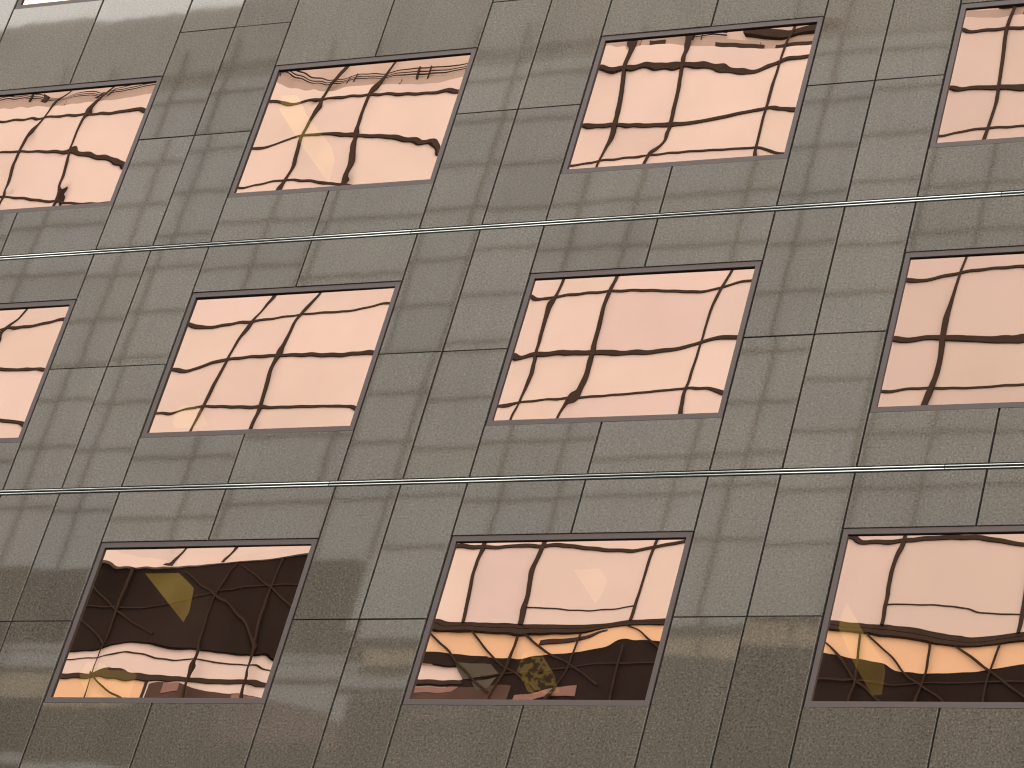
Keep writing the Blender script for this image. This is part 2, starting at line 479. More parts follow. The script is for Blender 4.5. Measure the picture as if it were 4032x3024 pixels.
# ------------------------------------------------------------------ windows with gently warped panes
NX, NZ = 30, 23
PHX, PHZ = 1.52, 1.14
WARP = {
    "A1": "70 52 33 15 -4 -22 -41 -59 -77 -94 -111 -127 -142 -155 -166 -176 -183 -189 -194 -197 -198 -199 -200 -200 -200 -200 92 73 55 36 17 -1 -19 -38 -56 -74 -91 -107 -122 -136 -147 -157 -165 -171 -175 -177 -179 -180 -180 -181 -181 -181 113 95 76 57 39 20 2 -16 -35 -53 -70 -87 -102 -116 -128 -138 -146 -152 -156 -158 -160 -160 -161 -161 -161 -161 135 116 98 79 60 42 24 5 -13 -31 -49 -67 -83 -97 -110 -120 -128 -134 -137 -139 -140 -141 -141 -141 -141 -141 156 138 119 100 82 64 45 27 9 -10 -28 -46 -63 -79 -92 -102 -110 -116 -119 -120 -121 -121 -121 -121 -121 -121 178 159 140 122 103 85 67 49 31 12 -7 -26 -44 -60 -74 -85 -92 -98 -101 -102 -101 -101 -101 -102 -101 -101 199 180 161 143 124 107 89 71 54 35 16 -4 -24 -42 -57 -67 -74 -79 -84 -82 -81 -82 -82 -82 -82 -81 220 201 182 163 145 128 111 94 77 59 40 19 -4 -24 -40 -49 -56 -61 -66 -64 -62 -62 -63 -63 -63 -62 242 222 202 183 166 149 132 116 100 82 64 43 19 -8 -22 -31 -36 -41 -45 -46 -43 -43 -45 -45 -44 -42 263 243 222 203 185 169 153 138 122 105 88 68 44 13 -2 -11 -16 -20 -26 -27 -24 -25 -28 -28 -26 -24 285 263 242 222 203 189 174 160 143 127 110 90 62 36 19 9 4 -1 -6 -10 -8 -10 -14 -14 -11 -7 305 284 261 238 223 206 197 179 165 148 128 110 83 56 38 25 21 19 7 5 5 1 -4 -3 2 10 322 302 282 256 237 224 212 199 187 172 155 129 101 75 57 43 35 22 27 13 14 4 -2 2 13 24 332 313 294 273 253 243 230 220 208 194 174 147 118 94 75 65 48 34 21 12 13 -6 -9 2 20 41 334 316 298 277 261 249 240 230 218 203 184 159 129 102 84 69 59 42 19 2 -8 -16 -25 0 27 47 329 312 295 278 263 250 241 232 220 205 187 163 133 103 83 67 51 32 7 -7 -24 -46 -43 -6 22 56 317 302 287 272 256 247 238 228 216 201 183 160 129 100 77 56 36 16 -6 -29 -48 -55 -70 -31 4 21 299 287 275 259 247 240 231 221 208 192 174 152 122 94 68 44 20 -6 -31 -46 -59 -72 -75 -79 -40 -1 278 267 257 245 238 232 224 212 198 181 163 142 115 86 62 33 4 -23 -42 -55 -70 -78 -85 -79 -66 -48 255 246 236 230 228 224 217 204 188 170 149 134 107 89 58 26 -7 -35 -50 -62 -73 -81 -83 -84 -73 -57 239 227 222 217 219 221 210 196 181 162 144 127 112 86 53 21 -13 -38 -56 -60 -70 -80 -90 -83 -75 -66 226 219 204 209 213 212 204 193 178 163 150 135 120 84 53 19 -14 -35 -51 -55 -76 -91 -92 -88 -80 -73 211 206 204 208 210 204 201 189 176 161 143 131 113 85 48 14 -15 -35 -52 -61 -85 -104 -115 -100 -96 -85 193 188 185 189 196 192 183 172 159 145 131 119 99 70 37 4 -26 -48 -67 -83 -106 -124 -142 -136 -125 -129 163 161 160 163 164 162 155 145 133 121 111 99 78 50 18 -14 -45 -72 -90 -105 -130 -150 -161 -184 -177 -168 127 125 122 125 125 122 117 110 101 91 84 73 52 25 -6 -38 -70 -96 -114 -131 -155 -176 -196 -209 -220 -230 82 79 79 78 77 76 73 68 62 57 53 40 21 -4 -33 -64 -95 -122 -139 -156 -182 -206 -225 -243 -258 -268 30 29 27 25 24 23 22 22 22 20 16 5 -13 -36 -63 -92 -120 -145 -165 -185 -209 -233 -256 -275 -293 -311 -25 -27 -29 -32 -34 -34 -33 -29 -23 -20 -23 -32 -49 -70 -95 -121 -147 -169 -188 -209 -235 -260 -284 -307 -327 -346 -83 -86 -89 -92 -94 -95 -93 -83 -75 -63 -64 -73 -87 -106 -129 -152 -175 -195 -214 -235 -260 -286 -312 -337 -359 -382 -144 -147 -150 -153 -156 -157 -155 -147 -121 -116 -111 -116 -128 -144 -164 -185 -206 -225 -237 -260 -284 -310 -339 -365 -389 -412 -204 -208 -211 -215 -218 -219 -215 -204 -183 -167 -160 -162 -169 -183 -200 -219 -238 -256 -273 -286 -309 -335 -363 -391 -416 -442 -267 -269 -273 -276 -280 -278 -277 -257 -244 -219 -211 -207 -212 -222 -237 -254 -271 -289 -301 -319 -333 -362 -388 -417 -444 -466",
    "B1": "-101 -85 -87 -72 -64 -43 -30 -11 1 19 36 55 73 84 94 99 104 102 104 98 95 78 62 48 36 41 -78 -76 -68 -63 -46 -32 -16 -2 13 25 43 63 78 89 98 105 109 113 112 113 111 104 87 75 71 65 -67 -61 -55 -47 -32 -18 -5 7 21 34 51 71 83 93 102 109 115 120 122 125 127 126 116 106 103 104 -47 -45 -44 -33 -15 -5 7 18 27 41 62 75 87 96 104 112 120 126 129 137 141 141 139 137 137 139 -26 -25 -23 -18 -4 9 20 30 39 46 65 79 88 96 103 111 121 130 137 146 151 154 159 164 170 178 1 1 2 3 11 25 37 47 55 62 67 81 89 95 102 109 116 131 145 150 158 165 176 189 202 215 32 30 28 26 32 45 56 66 74 78 79 83 89 94 100 107 115 126 143 151 161 174 192 212 231 252 68 62 54 53 57 67 78 87 92 96 92 88 91 92 97 107 121 131 135 148 162 180 207 234 260 286 96 93 90 83 81 89 99 105 110 112 112 101 92 91 96 105 124 135 136 149 156 190 222 254 286 318 119 114 109 101 100 102 113 119 124 125 122 110 99 98 100 108 111 132 131 143 170 200 233 269 306 343 129 124 119 112 107 110 115 126 130 132 129 117 105 104 107 110 124 127 128 138 167 201 236 275 319 361 131 126 122 116 114 117 122 129 135 137 134 122 110 105 105 108 106 125 117 136 166 183 220 271 316 362 126 124 120 117 117 121 126 132 137 140 136 124 111 105 102 100 101 110 108 114 131 160 194 238 293 335 117 117 116 115 118 123 129 134 138 139 137 125 112 104 99 97 100 107 109 116 122 143 173 204 253 309 104 106 111 111 118 123 129 133 136 136 134 126 114 105 99 96 99 101 102 104 121 138 162 197 235 274 91 94 97 109 115 122 128 132 132 133 128 125 116 106 99 95 94 96 97 103 115 136 163 194 229 268 77 83 89 100 112 121 127 130 132 126 129 124 116 108 99 93 90 92 96 101 115 136 164 195 228 261 66 75 84 102 109 118 126 130 130 130 126 129 116 108 100 93 91 91 95 100 111 136 162 192 224 258 50 63 79 94 100 106 113 117 119 119 120 114 108 98 91 86 83 87 87 85 99 120 147 181 210 240 28 41 55 66 76 81 87 94 99 103 101 96 89 82 75 71 71 70 65 70 80 96 118 146 180 209 -6 8 22 34 43 52 60 68 75 78 77 72 66 59 54 50 47 48 46 45 61 75 91 109 140 172 -47 -33 -18 -5 7 18 28 37 45 50 49 43 38 33 27 23 21 23 19 23 39 53 67 86 107 129 -96 -80 -64 -49 -35 -22 -9 2 11 18 17 12 8 3 -3 -7 -9 -7 -9 -1 16 30 45 60 78 99 -151 -133 -115 -98 -82 -66 -51 -38 -26 -18 -17 -21 -25 -30 -34 -38 -40 -37 -38 -27 -9 6 20 34 50 66 -210 -191 -171 -152 -133 -115 -97 -82 -68 -57 -54 -55 -59 -63 -67 -70 -72 -69 -69 -54 -36 -21 -8 6 21 36 -274 -252 -231 -209 -188 -167 -147 -128 -112 -100 -94 -93 -95 -98 -101 -103 -103 -100 -99 -84 -66 -51 -38 -25 -11 2 -342 -318 -294 -270 -246 -222 -200 -177 -155 -142 -135 -132 -132 -133 -135 -137 -136 -132 -129 -114 -98 -84 -72 -59 -46 -33 -412 -387 -361 -334 -306 -279 -252 -230 -203 -185 -179 -172 -169 -169 -169 -169 -169 -164 -162 -149 -132 -120 -108 -95 -82 -69 -485 -458 -431 -402 -371 -337 -306 -274 -253 -237 -221 -213 -207 -204 -202 -200 -197 -191 -192 -184 -172 -158 -145 -133 -120 -107 -559 -531 -502 -472 -440 -400 -358 -326 -295 -280 -264 -253 -245 -239 -235 -230 -224 -216 -220 -216 -206 -196 -183 -170 -158 -145 -633 -605 -575 -545 -511 -473 -418 -377 -345 -321 -306 -293 -283 -275 -268 -262 -255 -247 -245 -243 -240 -231 -220 -208 -195 -183 -707 -678 -648 -617 -583 -542 -491 -434 -397 -368 -348 -333 -321 -311 -303 -294 -287 -279 -275 -272 -270 -264 -255 -244 -232 -220 -781 -751 -722 -689 -655 -609 -553 -500 -448 -418 -391 -374 -359 -348 -337 -328 -318 -312 -305 -304 -300 -297 -289 -279 -268 -255",
    "C1": "37 41 37 47 55 77 96 121 140 160 178 199 223 245 266 283 294 298 289 271 248 221 192 152 113 63 29 27 28 31 46 63 84 108 133 151 171 192 216 238 259 277 289 293 288 270 247 224 194 157 113 72 14 14 14 20 33 50 71 95 124 148 163 185 208 231 253 270 283 288 285 270 247 225 198 161 117 73 6 3 -1 8 19 35 56 82 110 139 157 178 201 224 245 263 275 282 278 264 247 226 198 163 118 76 -5 -6 -8 -7 4 19 41 70 103 127 148 170 193 216 238 256 268 272 271 255 239 225 196 153 116 71 -11 -13 -17 -18 -13 0 28 60 92 119 140 159 185 209 231 248 259 264 260 246 228 206 186 149 98 60 -19 -22 -22 -27 -25 -9 19 50 86 110 126 153 177 202 223 240 251 255 250 234 210 189 154 109 77 33 -28 -31 -35 -42 -42 -24 -1 35 66 84 109 135 162 188 210 228 239 241 233 217 195 164 127 81 48 20 -41 -45 -51 -60 -61 -47 -20 10 42 73 95 123 150 175 196 213 223 225 217 201 176 141 100 76 36 -2 -53 -62 -70 -77 -82 -65 -38 -4 33 60 90 115 141 164 183 197 206 208 202 185 162 130 97 61 31 -1 -68 -77 -84 -96 -95 -78 -48 -14 23 57 84 110 133 153 170 182 189 190 187 175 152 123 92 59 28 -2 -61 -81 -99 -97 -102 -80 -52 -21 18 52 79 103 124 142 157 168 174 174 171 163 140 115 87 57 29 0 -61 -70 -85 -96 -89 -69 -56 -28 10 44 71 93 113 129 143 154 160 161 164 144 126 108 80 50 27 7 -47 -62 -79 -82 -87 -79 -57 -41 0 32 59 79 98 113 127 137 144 150 145 132 109 95 65 40 19 -9 -52 -64 -72 -90 -93 -101 -79 -56 -15 14 40 60 77 92 105 116 123 127 118 101 83 57 28 2 -10 -24 -61 -75 -91 -106 -119 -120 -105 -74 -39 -9 14 34 49 64 76 86 94 94 86 70 49 24 1 -21 -36 -49 -81 -96 -113 -131 -141 -141 -128 -102 -69 -40 -15 3 19 33 45 55 61 62 59 45 24 4 -11 -29 -46 -59 -104 -120 -137 -152 -166 -166 -154 -132 -99 -70 -47 -29 -13 0 12 23 31 34 34 25 9 -6 -17 -31 -44 -57 -130 -145 -161 -178 -189 -190 -180 -160 -130 -102 -79 -61 -46 -33 -20 -8 5 14 17 10 -1 -10 -18 -28 -38 -48 -155 -170 -185 -201 -213 -213 -204 -186 -158 -131 -110 -92 -77 -63 -49 -36 -20 1 3 0 -6 -11 -16 -22 -29 -35 -179 -194 -209 -224 -234 -234 -226 -210 -184 -157 -137 -120 -105 -90 -74 -57 -36 -16 -6 -5 -7 -10 -12 -14 -17 -19 -202 -216 -230 -244 -252 -251 -244 -229 -206 -180 -161 -143 -127 -112 -95 -73 -46 -24 -13 -8 -7 -7 -6 -5 -3 -1 -222 -234 -247 -260 -266 -265 -257 -243 -222 -198 -178 -161 -144 -128 -110 -88 -53 -29 -16 -10 -7 -4 1 7 13 19 -239 -249 -260 -272 -276 -273 -264 -250 -232 -209 -189 -171 -153 -137 -119 -95 -61 -33 -19 -11 -6 0 9 20 30 40 -250 -260 -269 -279 -281 -277 -266 -252 -234 -213 -193 -173 -154 -137 -119 -98 -64 -37 -22 -12 -5 4 19 34 49 63 -259 -265 -272 -280 -282 -274 -261 -247 -229 -207 -189 -166 -147 -130 -111 -89 -63 -38 -25 -11 -2 10 30 50 68 83 -259 -264 -272 -276 -272 -263 -251 -237 -220 -195 -172 -152 -135 -117 -99 -77 -55 -35 -17 -10 1 19 44 64 83 103 -260 -258 -256 -257 -254 -241 -227 -211 -188 -167 -151 -129 -111 -91 -72 -53 -31 -13 -4 1 14 27 48 73 91 106 -262 -253 -247 -242 -225 -216 -202 -184 -167 -142 -113 -98 -79 -61 -42 -23 -6 9 16 18 29 41 51 66 90 112 -268 -257 -245 -226 -210 -196 -183 -166 -143 -115 -88 -68 -51 -33 -16 0 13 22 28 31 41 53 63 75 91 108 -272 -260 -242 -216 -199 -183 -167 -149 -125 -90 -65 -44 -25 -9 6 18 28 35 41 40 52 65 75 86 99 115 -278 -255 -234 -211 -189 -171 -153 -132 -104 -70 -45 -21 -3 13 26 36 43 47 51 53 62 75 86 97 109 121 -262 -254 -226 -205 -180 -160 -138 -116 -82 -56 -21 -3 19 33 45 53 56 62 59 67 72 85 96 108 119 135",
    "D1": "-336 -324 -330 -322 -319 -303 -290 -276 -263 -250 -249 -242 -245 -238 -241 -243 -251 -264 -277 -306 -339 -370 -397 -411 -433 -446 -303 -304 -296 -298 -288 -274 -263 -251 -237 -224 -217 -217 -212 -210 -211 -215 -223 -235 -252 -271 -306 -337 -356 -376 -394 -413 -276 -275 -277 -267 -254 -248 -237 -225 -213 -201 -187 -185 -182 -181 -182 -187 -195 -208 -224 -248 -269 -297 -320 -339 -357 -374 -242 -244 -246 -244 -233 -222 -212 -200 -188 -178 -165 -153 -153 -152 -154 -159 -168 -181 -198 -221 -243 -263 -285 -304 -321 -338 -205 -208 -207 -210 -209 -197 -186 -175 -163 -149 -138 -132 -125 -124 -126 -131 -141 -154 -172 -191 -214 -236 -254 -270 -287 -303 -162 -168 -175 -178 -177 -170 -161 -150 -137 -123 -111 -104 -98 -96 -98 -104 -114 -127 -144 -164 -188 -210 -225 -240 -256 -273 -119 -127 -136 -142 -144 -142 -137 -125 -113 -98 -84 -75 -70 -69 -72 -78 -87 -101 -118 -138 -162 -184 -200 -215 -232 -249 -84 -91 -101 -110 -116 -116 -111 -100 -87 -73 -58 -50 -46 -45 -48 -54 -64 -77 -94 -113 -140 -164 -184 -199 -216 -234 -55 -67 -78 -89 -95 -97 -92 -84 -69 -55 -40 -34 -29 -28 -32 -38 -48 -61 -77 -100 -127 -151 -174 -194 -207 -222 -39 -50 -61 -72 -80 -80 -78 -69 -57 -39 -24 -16 -13 -13 -17 -24 -34 -48 -65 -88 -113 -137 -160 -179 -197 -214 -24 -35 -47 -58 -65 -65 -63 -58 -45 -25 -7 1 2 1 -4 -11 -22 -36 -54 -75 -99 -122 -143 -164 -182 -200 -13 -22 -33 -45 -52 -51 -49 -44 -38 -13 7 12 14 12 7 -1 -11 -25 -42 -63 -84 -106 -127 -147 -165 -184 -1 -11 -20 -31 -38 -35 -34 -30 -20 -4 12 21 23 22 17 9 -2 -15 -31 -50 -70 -90 -110 -129 -148 -166 9 1 -8 -15 -20 -20 -18 -13 -4 7 19 27 30 29 25 18 7 -5 -20 -37 -56 -74 -93 -112 -130 -148 19 13 6 0 -3 -3 -1 3 10 19 28 34 37 36 32 26 16 4 -10 -25 -42 -59 -77 -94 -112 -129 31 25 20 16 14 13 15 19 25 31 37 42 44 43 40 34 25 14 1 -13 -29 -45 -61 -78 -94 -111 43 39 35 32 30 30 31 34 38 43 47 51 52 51 48 42 34 24 12 -1 -16 -31 -46 -62 -77 -93 56 53 50 47 46 46 47 49 52 55 58 60 61 59 56 50 43 33 22 10 -3 -17 -31 -46 -61 -75 70 67 65 63 62 61 62 63 65 67 69 70 70 68 64 59 52 43 33 22 10 -3 -17 -31 -45 -58 83 81 79 78 77 76 77 77 79 80 80 81 80 77 74 68 62 53 44 33 22 10 -3 -16 -29 -42 98 96 94 93 92 91 91 91 92 92 92 91 90 87 83 78 71 64 55 45 34 23 11 -1 -14 -26 112 110 109 107 106 105 105 105 105 104 104 102 100 97 93 88 82 74 66 57 46 36 24 13 1 -11 126 125 123 122 121 120 119 118 117 117 115 114 111 108 104 99 92 85 77 68 59 48 38 27 15 4 140 139 137 136 135 133 132 131 130 129 127 125 122 119 115 109 103 96 88 80 71 61 51 40 29 19 154 153 151 150 148 147 146 145 143 141 139 137 134 130 126 120 114 107 100 92 83 73 64 53 43 33 168 167 165 164 162 161 159 158 156 154 152 149 145 142 137 132 126 119 112 103 95 86 76 67 57 47 182 180 179 177 176 174 172 171 169 166 164 161 157 153 148 143 137 131 123 115 107 98 89 80 70 60 196 194 192 191 189 187 185 183 181 179 176 173 169 165 160 155 149 142 135 127 119 111 102 93 83 74 209 208 206 204 202 200 198 196 194 191 188 185 181 177 172 167 161 154 147 139 131 123 114 105 96 87 223 221 219 217 215 213 211 209 207 204 201 197 193 189 184 179 173 166 159 152 144 135 127 118 109 100 236 234 232 230 229 226 224 222 219 216 213 209 205 201 196 191 185 178 171 164 156 148 139 130 122 113 249 247 245 244 242 239 237 235 232 229 226 222 218 213 208 203 197 190 183 176 168 160 152 143 134 125 262 261 259 257 255 252 250 247 245 241 238 234 230 225 220 215 209 202 195 188 180 172 164 155 147 138",
    "A2": "199 196 192 189 186 182 179 176 173 170 167 164 162 160 158 156 155 154 153 152 152 152 152 153 153 154 190 187 183 180 177 173 170 167 163 160 158 155 152 150 148 146 145 144 143 142 142 142 142 143 143 144 181 178 174 171 167 164 161 157 154 151 148 145 143 140 138 136 135 134 133 132 132 132 133 133 134 134 172 169 165 162 158 155 152 148 145 142 139 136 133 130 128 126 125 124 123 122 122 122 123 123 124 125 163 160 156 153 149 146 142 139 136 132 129 126 123 121 118 116 115 114 113 112 112 112 113 113 114 115 155 151 148 144 141 137 133 130 126 123 120 116 113 111 108 106 105 103 102 102 102 102 103 104 105 106 146 142 139 135 132 128 124 121 117 114 110 107 104 101 98 96 94 93 92 92 92 92 93 94 95 96 137 134 130 127 123 119 116 112 108 104 101 97 94 91 88 86 84 83 82 81 81 82 83 84 86 87 128 125 121 118 114 111 107 103 99 95 91 88 84 81 78 75 73 72 71 71 71 72 73 74 76 78 120 116 113 109 106 102 98 94 90 86 82 78 74 71 68 65 63 61 60 60 60 61 63 65 67 69 111 108 104 101 97 94 90 86 82 77 73 69 65 61 57 54 52 50 49 49 50 51 53 55 58 61 102 99 96 93 89 85 81 77 73 69 64 59 55 51 47 44 41 39 38 38 39 40 43 46 49 52 94 91 87 84 81 77 73 69 65 60 55 50 45 41 36 33 30 28 27 27 28 30 33 36 40 44 85 82 79 76 73 69 65 61 56 52 46 41 36 31 26 22 18 16 15 15 16 19 22 27 32 36 76 73 70 68 64 61 57 53 48 43 38 32 27 21 16 11 7 4 3 3 5 8 12 17 23 29 66 64 62 59 56 53 49 45 41 35 30 24 17 11 5 0 -5 -8 -10 -10 -8 -4 2 8 15 22 57 55 53 51 48 45 42 38 33 28 22 15 9 2 -5 -11 -17 -21 -23 -23 -20 -15 -9 -1 8 16 46 45 44 42 40 37 34 30 26 20 14 8 0 -7 -15 -22 -28 -33 -36 -36 -33 -27 -19 -10 1 10 36 35 34 33 31 29 26 23 18 13 7 0 -8 -16 -24 -32 -39 -46 -50 -51 -48 -40 -30 -18 -6 5 24 24 23 23 22 20 18 15 11 6 0 -7 -15 -24 -33 -41 -49 -56 -64 -67 -61 -56 -39 -26 -13 -1 12 12 12 13 12 11 10 7 4 0 -6 -14 -22 -32 -41 -50 -57 -64 -70 -85 -91 -61 -50 -34 -21 -8 -2 -1 0 1 2 2 1 -1 -4 -8 -13 -20 -29 -39 -50 -59 -65 -71 -75 -79 -77 -77 -60 -45 -34 -25 -17 -15 -13 -11 -10 -9 -9 -10 -12 -15 -20 -26 -35 -47 -59 -68 -74 -78 -82 -78 -87 -98 -73 -66 -56 -42 -33 -30 -27 -24 -22 -21 -20 -20 -21 -24 -28 -33 -41 -52 -69 -77 -84 -89 -92 -103 -105 -116 -112 -98 -87 -85 -51 -47 -43 -39 -36 -34 -32 -31 -32 -34 -38 -43 -49 -62 -74 -86 -95 -103 -111 -115 -126 -139 -143 -144 -135 -126 -72 -66 -60 -55 -51 -48 -45 -44 -44 -46 -49 -55 -65 -74 -83 -96 -107 -118 -128 -141 -151 -160 -173 -180 -181 -182 -94 -87 -79 -73 -67 -64 -59 -57 -57 -58 -62 -68 -78 -88 -98 -109 -121 -133 -147 -161 -174 -187 -200 -211 -219 -224 -120 -110 -101 -92 -86 -79 -75 -72 -71 -72 -76 -83 -88 -100 -113 -122 -135 -148 -163 -179 -193 -210 -225 -239 -251 -262 -149 -137 -125 -115 -105 -98 -91 -87 -86 -87 -90 -95 -108 -114 -123 -137 -149 -162 -177 -194 -213 -229 -247 -265 -279 -292 -183 -168 -151 -137 -129 -116 -108 -103 -102 -103 -106 -112 -117 -132 -142 -149 -162 -175 -191 -208 -227 -250 -271 -288 -303 -319 -218 -202 -186 -164 -148 -135 -126 -121 -119 -120 -123 -128 -135 -141 -152 -162 -174 -188 -203 -221 -238 -261 -289 -307 -325 -341 -256 -238 -221 -199 -171 -157 -146 -140 -137 -138 -141 -146 -156 -161 -162 -174 -186 -201 -216 -234 -254 -279 -300 -324 -342 -363 -288 -276 -255 -229 -204 -178 -168 -159 -156 -156 -158 -168 -173 -177 -181 -185 -200 -213 -230 -247 -271 -292 -318 -337 -362 -373",
    "B2": "-25 -26 -23 -23 -18 -7 8 30 50 71 93 111 129 147 167 189 212 234 254 268 287 302 327 349 374 398 -20 -18 -17 -14 -11 -2 15 33 51 71 92 112 128 144 164 184 206 229 250 267 282 302 323 347 372 396 -11 -11 -10 -6 -5 4 22 37 52 70 90 111 128 143 160 179 199 221 245 266 280 300 321 345 369 394 -1 -2 -2 -2 1 14 28 40 53 67 84 106 128 142 156 172 190 211 236 260 279 296 318 342 366 392 12 10 9 4 5 23 32 43 54 66 80 97 124 137 149 163 179 198 221 251 271 291 313 337 363 389 29 26 23 23 21 21 38 46 57 68 80 96 114 129 140 152 167 186 211 236 258 281 305 330 358 385 50 46 44 41 43 40 42 54 63 73 85 99 111 121 130 141 156 175 198 223 244 268 294 322 351 381 77 71 64 62 63 58 61 64 73 82 93 104 115 116 119 130 145 164 184 207 228 252 281 312 343 375 107 100 91 86 82 77 75 80 87 93 103 111 119 117 113 119 134 153 174 192 209 235 266 300 334 368 131 127 123 113 105 97 96 101 105 112 115 120 120 116 106 110 120 141 164 174 188 216 250 286 323 359 152 145 137 129 118 116 117 117 121 124 127 127 122 110 101 101 110 122 141 157 169 194 232 269 307 346 160 154 146 138 133 129 128 129 130 131 130 126 116 108 95 93 101 110 121 131 137 173 204 244 286 324 166 158 151 145 140 137 137 136 135 133 128 121 114 101 86 82 84 90 97 102 103 127 165 213 250 289 168 160 153 148 144 143 143 142 138 132 124 116 106 94 76 68 65 64 61 63 65 79 113 154 197 233 171 163 155 149 147 146 149 146 140 131 120 108 97 83 68 57 49 40 33 30 34 45 62 89 134 177 176 167 158 150 148 151 153 150 142 131 117 101 87 77 61 50 36 22 10 4 9 17 32 57 87 118 181 174 165 158 152 153 157 153 146 135 121 104 86 70 62 48 26 9 -8 -16 -14 -3 11 31 55 83 184 177 171 163 154 162 162 158 150 139 126 110 89 74 64 39 20 -1 -18 -32 -28 -22 -10 8 28 47 182 175 166 159 158 158 161 156 146 134 119 101 83 68 54 32 8 -16 -32 -45 -53 -49 -34 -20 -3 18 173 166 159 153 149 147 147 142 133 119 104 86 69 53 35 13 -13 -36 -58 -75 -83 -84 -78 -56 -42 -33 160 152 145 139 133 129 127 121 111 97 82 65 47 31 11 -14 -39 -65 -88 -106 -117 -121 -120 -116 -98 -84 141 133 126 118 110 104 100 93 83 70 54 37 20 3 -19 -44 -70 -97 -122 -141 -153 -157 -161 -162 -155 -147 118 109 100 91 82 75 70 62 51 38 22 5 -12 -29 -50 -76 -104 -132 -157 -178 -189 -194 -199 -202 -203 -201 89 80 70 60 50 42 36 28 16 2 -14 -31 -47 -64 -85 -111 -139 -167 -193 -214 -226 -230 -236 -242 -246 -249 56 46 37 26 14 5 0 -9 -21 -35 -51 -68 -85 -100 -120 -146 -174 -203 -230 -251 -263 -268 -275 -283 -289 -295 19 9 -1 -12 -25 -34 -39 -47 -59 -73 -89 -106 -123 -137 -157 -182 -210 -238 -265 -289 -302 -306 -316 -324 -332 -341 -22 -31 -41 -52 -64 -74 -78 -86 -97 -111 -127 -143 -160 -174 -194 -218 -245 -272 -299 -322 -340 -350 -358 -367 -377 -386 -66 -75 -84 -94 -106 -114 -118 -126 -136 -149 -164 -180 -196 -211 -231 -254 -280 -305 -330 -355 -377 -390 -400 -411 -422 -433 -115 -122 -129 -139 -148 -154 -159 -165 -175 -187 -201 -216 -232 -247 -266 -290 -314 -338 -362 -385 -413 -430 -441 -455 -466 -477 -165 -172 -179 -181 -191 -198 -197 -204 -213 -225 -238 -252 -265 -282 -305 -325 -347 -369 -393 -416 -440 -468 -486 -496 -508 -522 -219 -224 -230 -236 -233 -234 -238 -243 -252 -262 -275 -288 -301 -314 -337 -358 -379 -402 -424 -447 -470 -498 -519 -535 -548 -560 -270 -279 -284 -290 -285 -276 -278 -283 -291 -300 -312 -325 -339 -355 -368 -391 -412 -434 -456 -480 -506 -533 -550 -570 -584 -603 -331 -329 -341 -338 -333 -325 -318 -324 -329 -339 -350 -362 -377 -388 -406 -421 -445 -466 -490 -513 -543 -561 -590 -600 -625 -627",
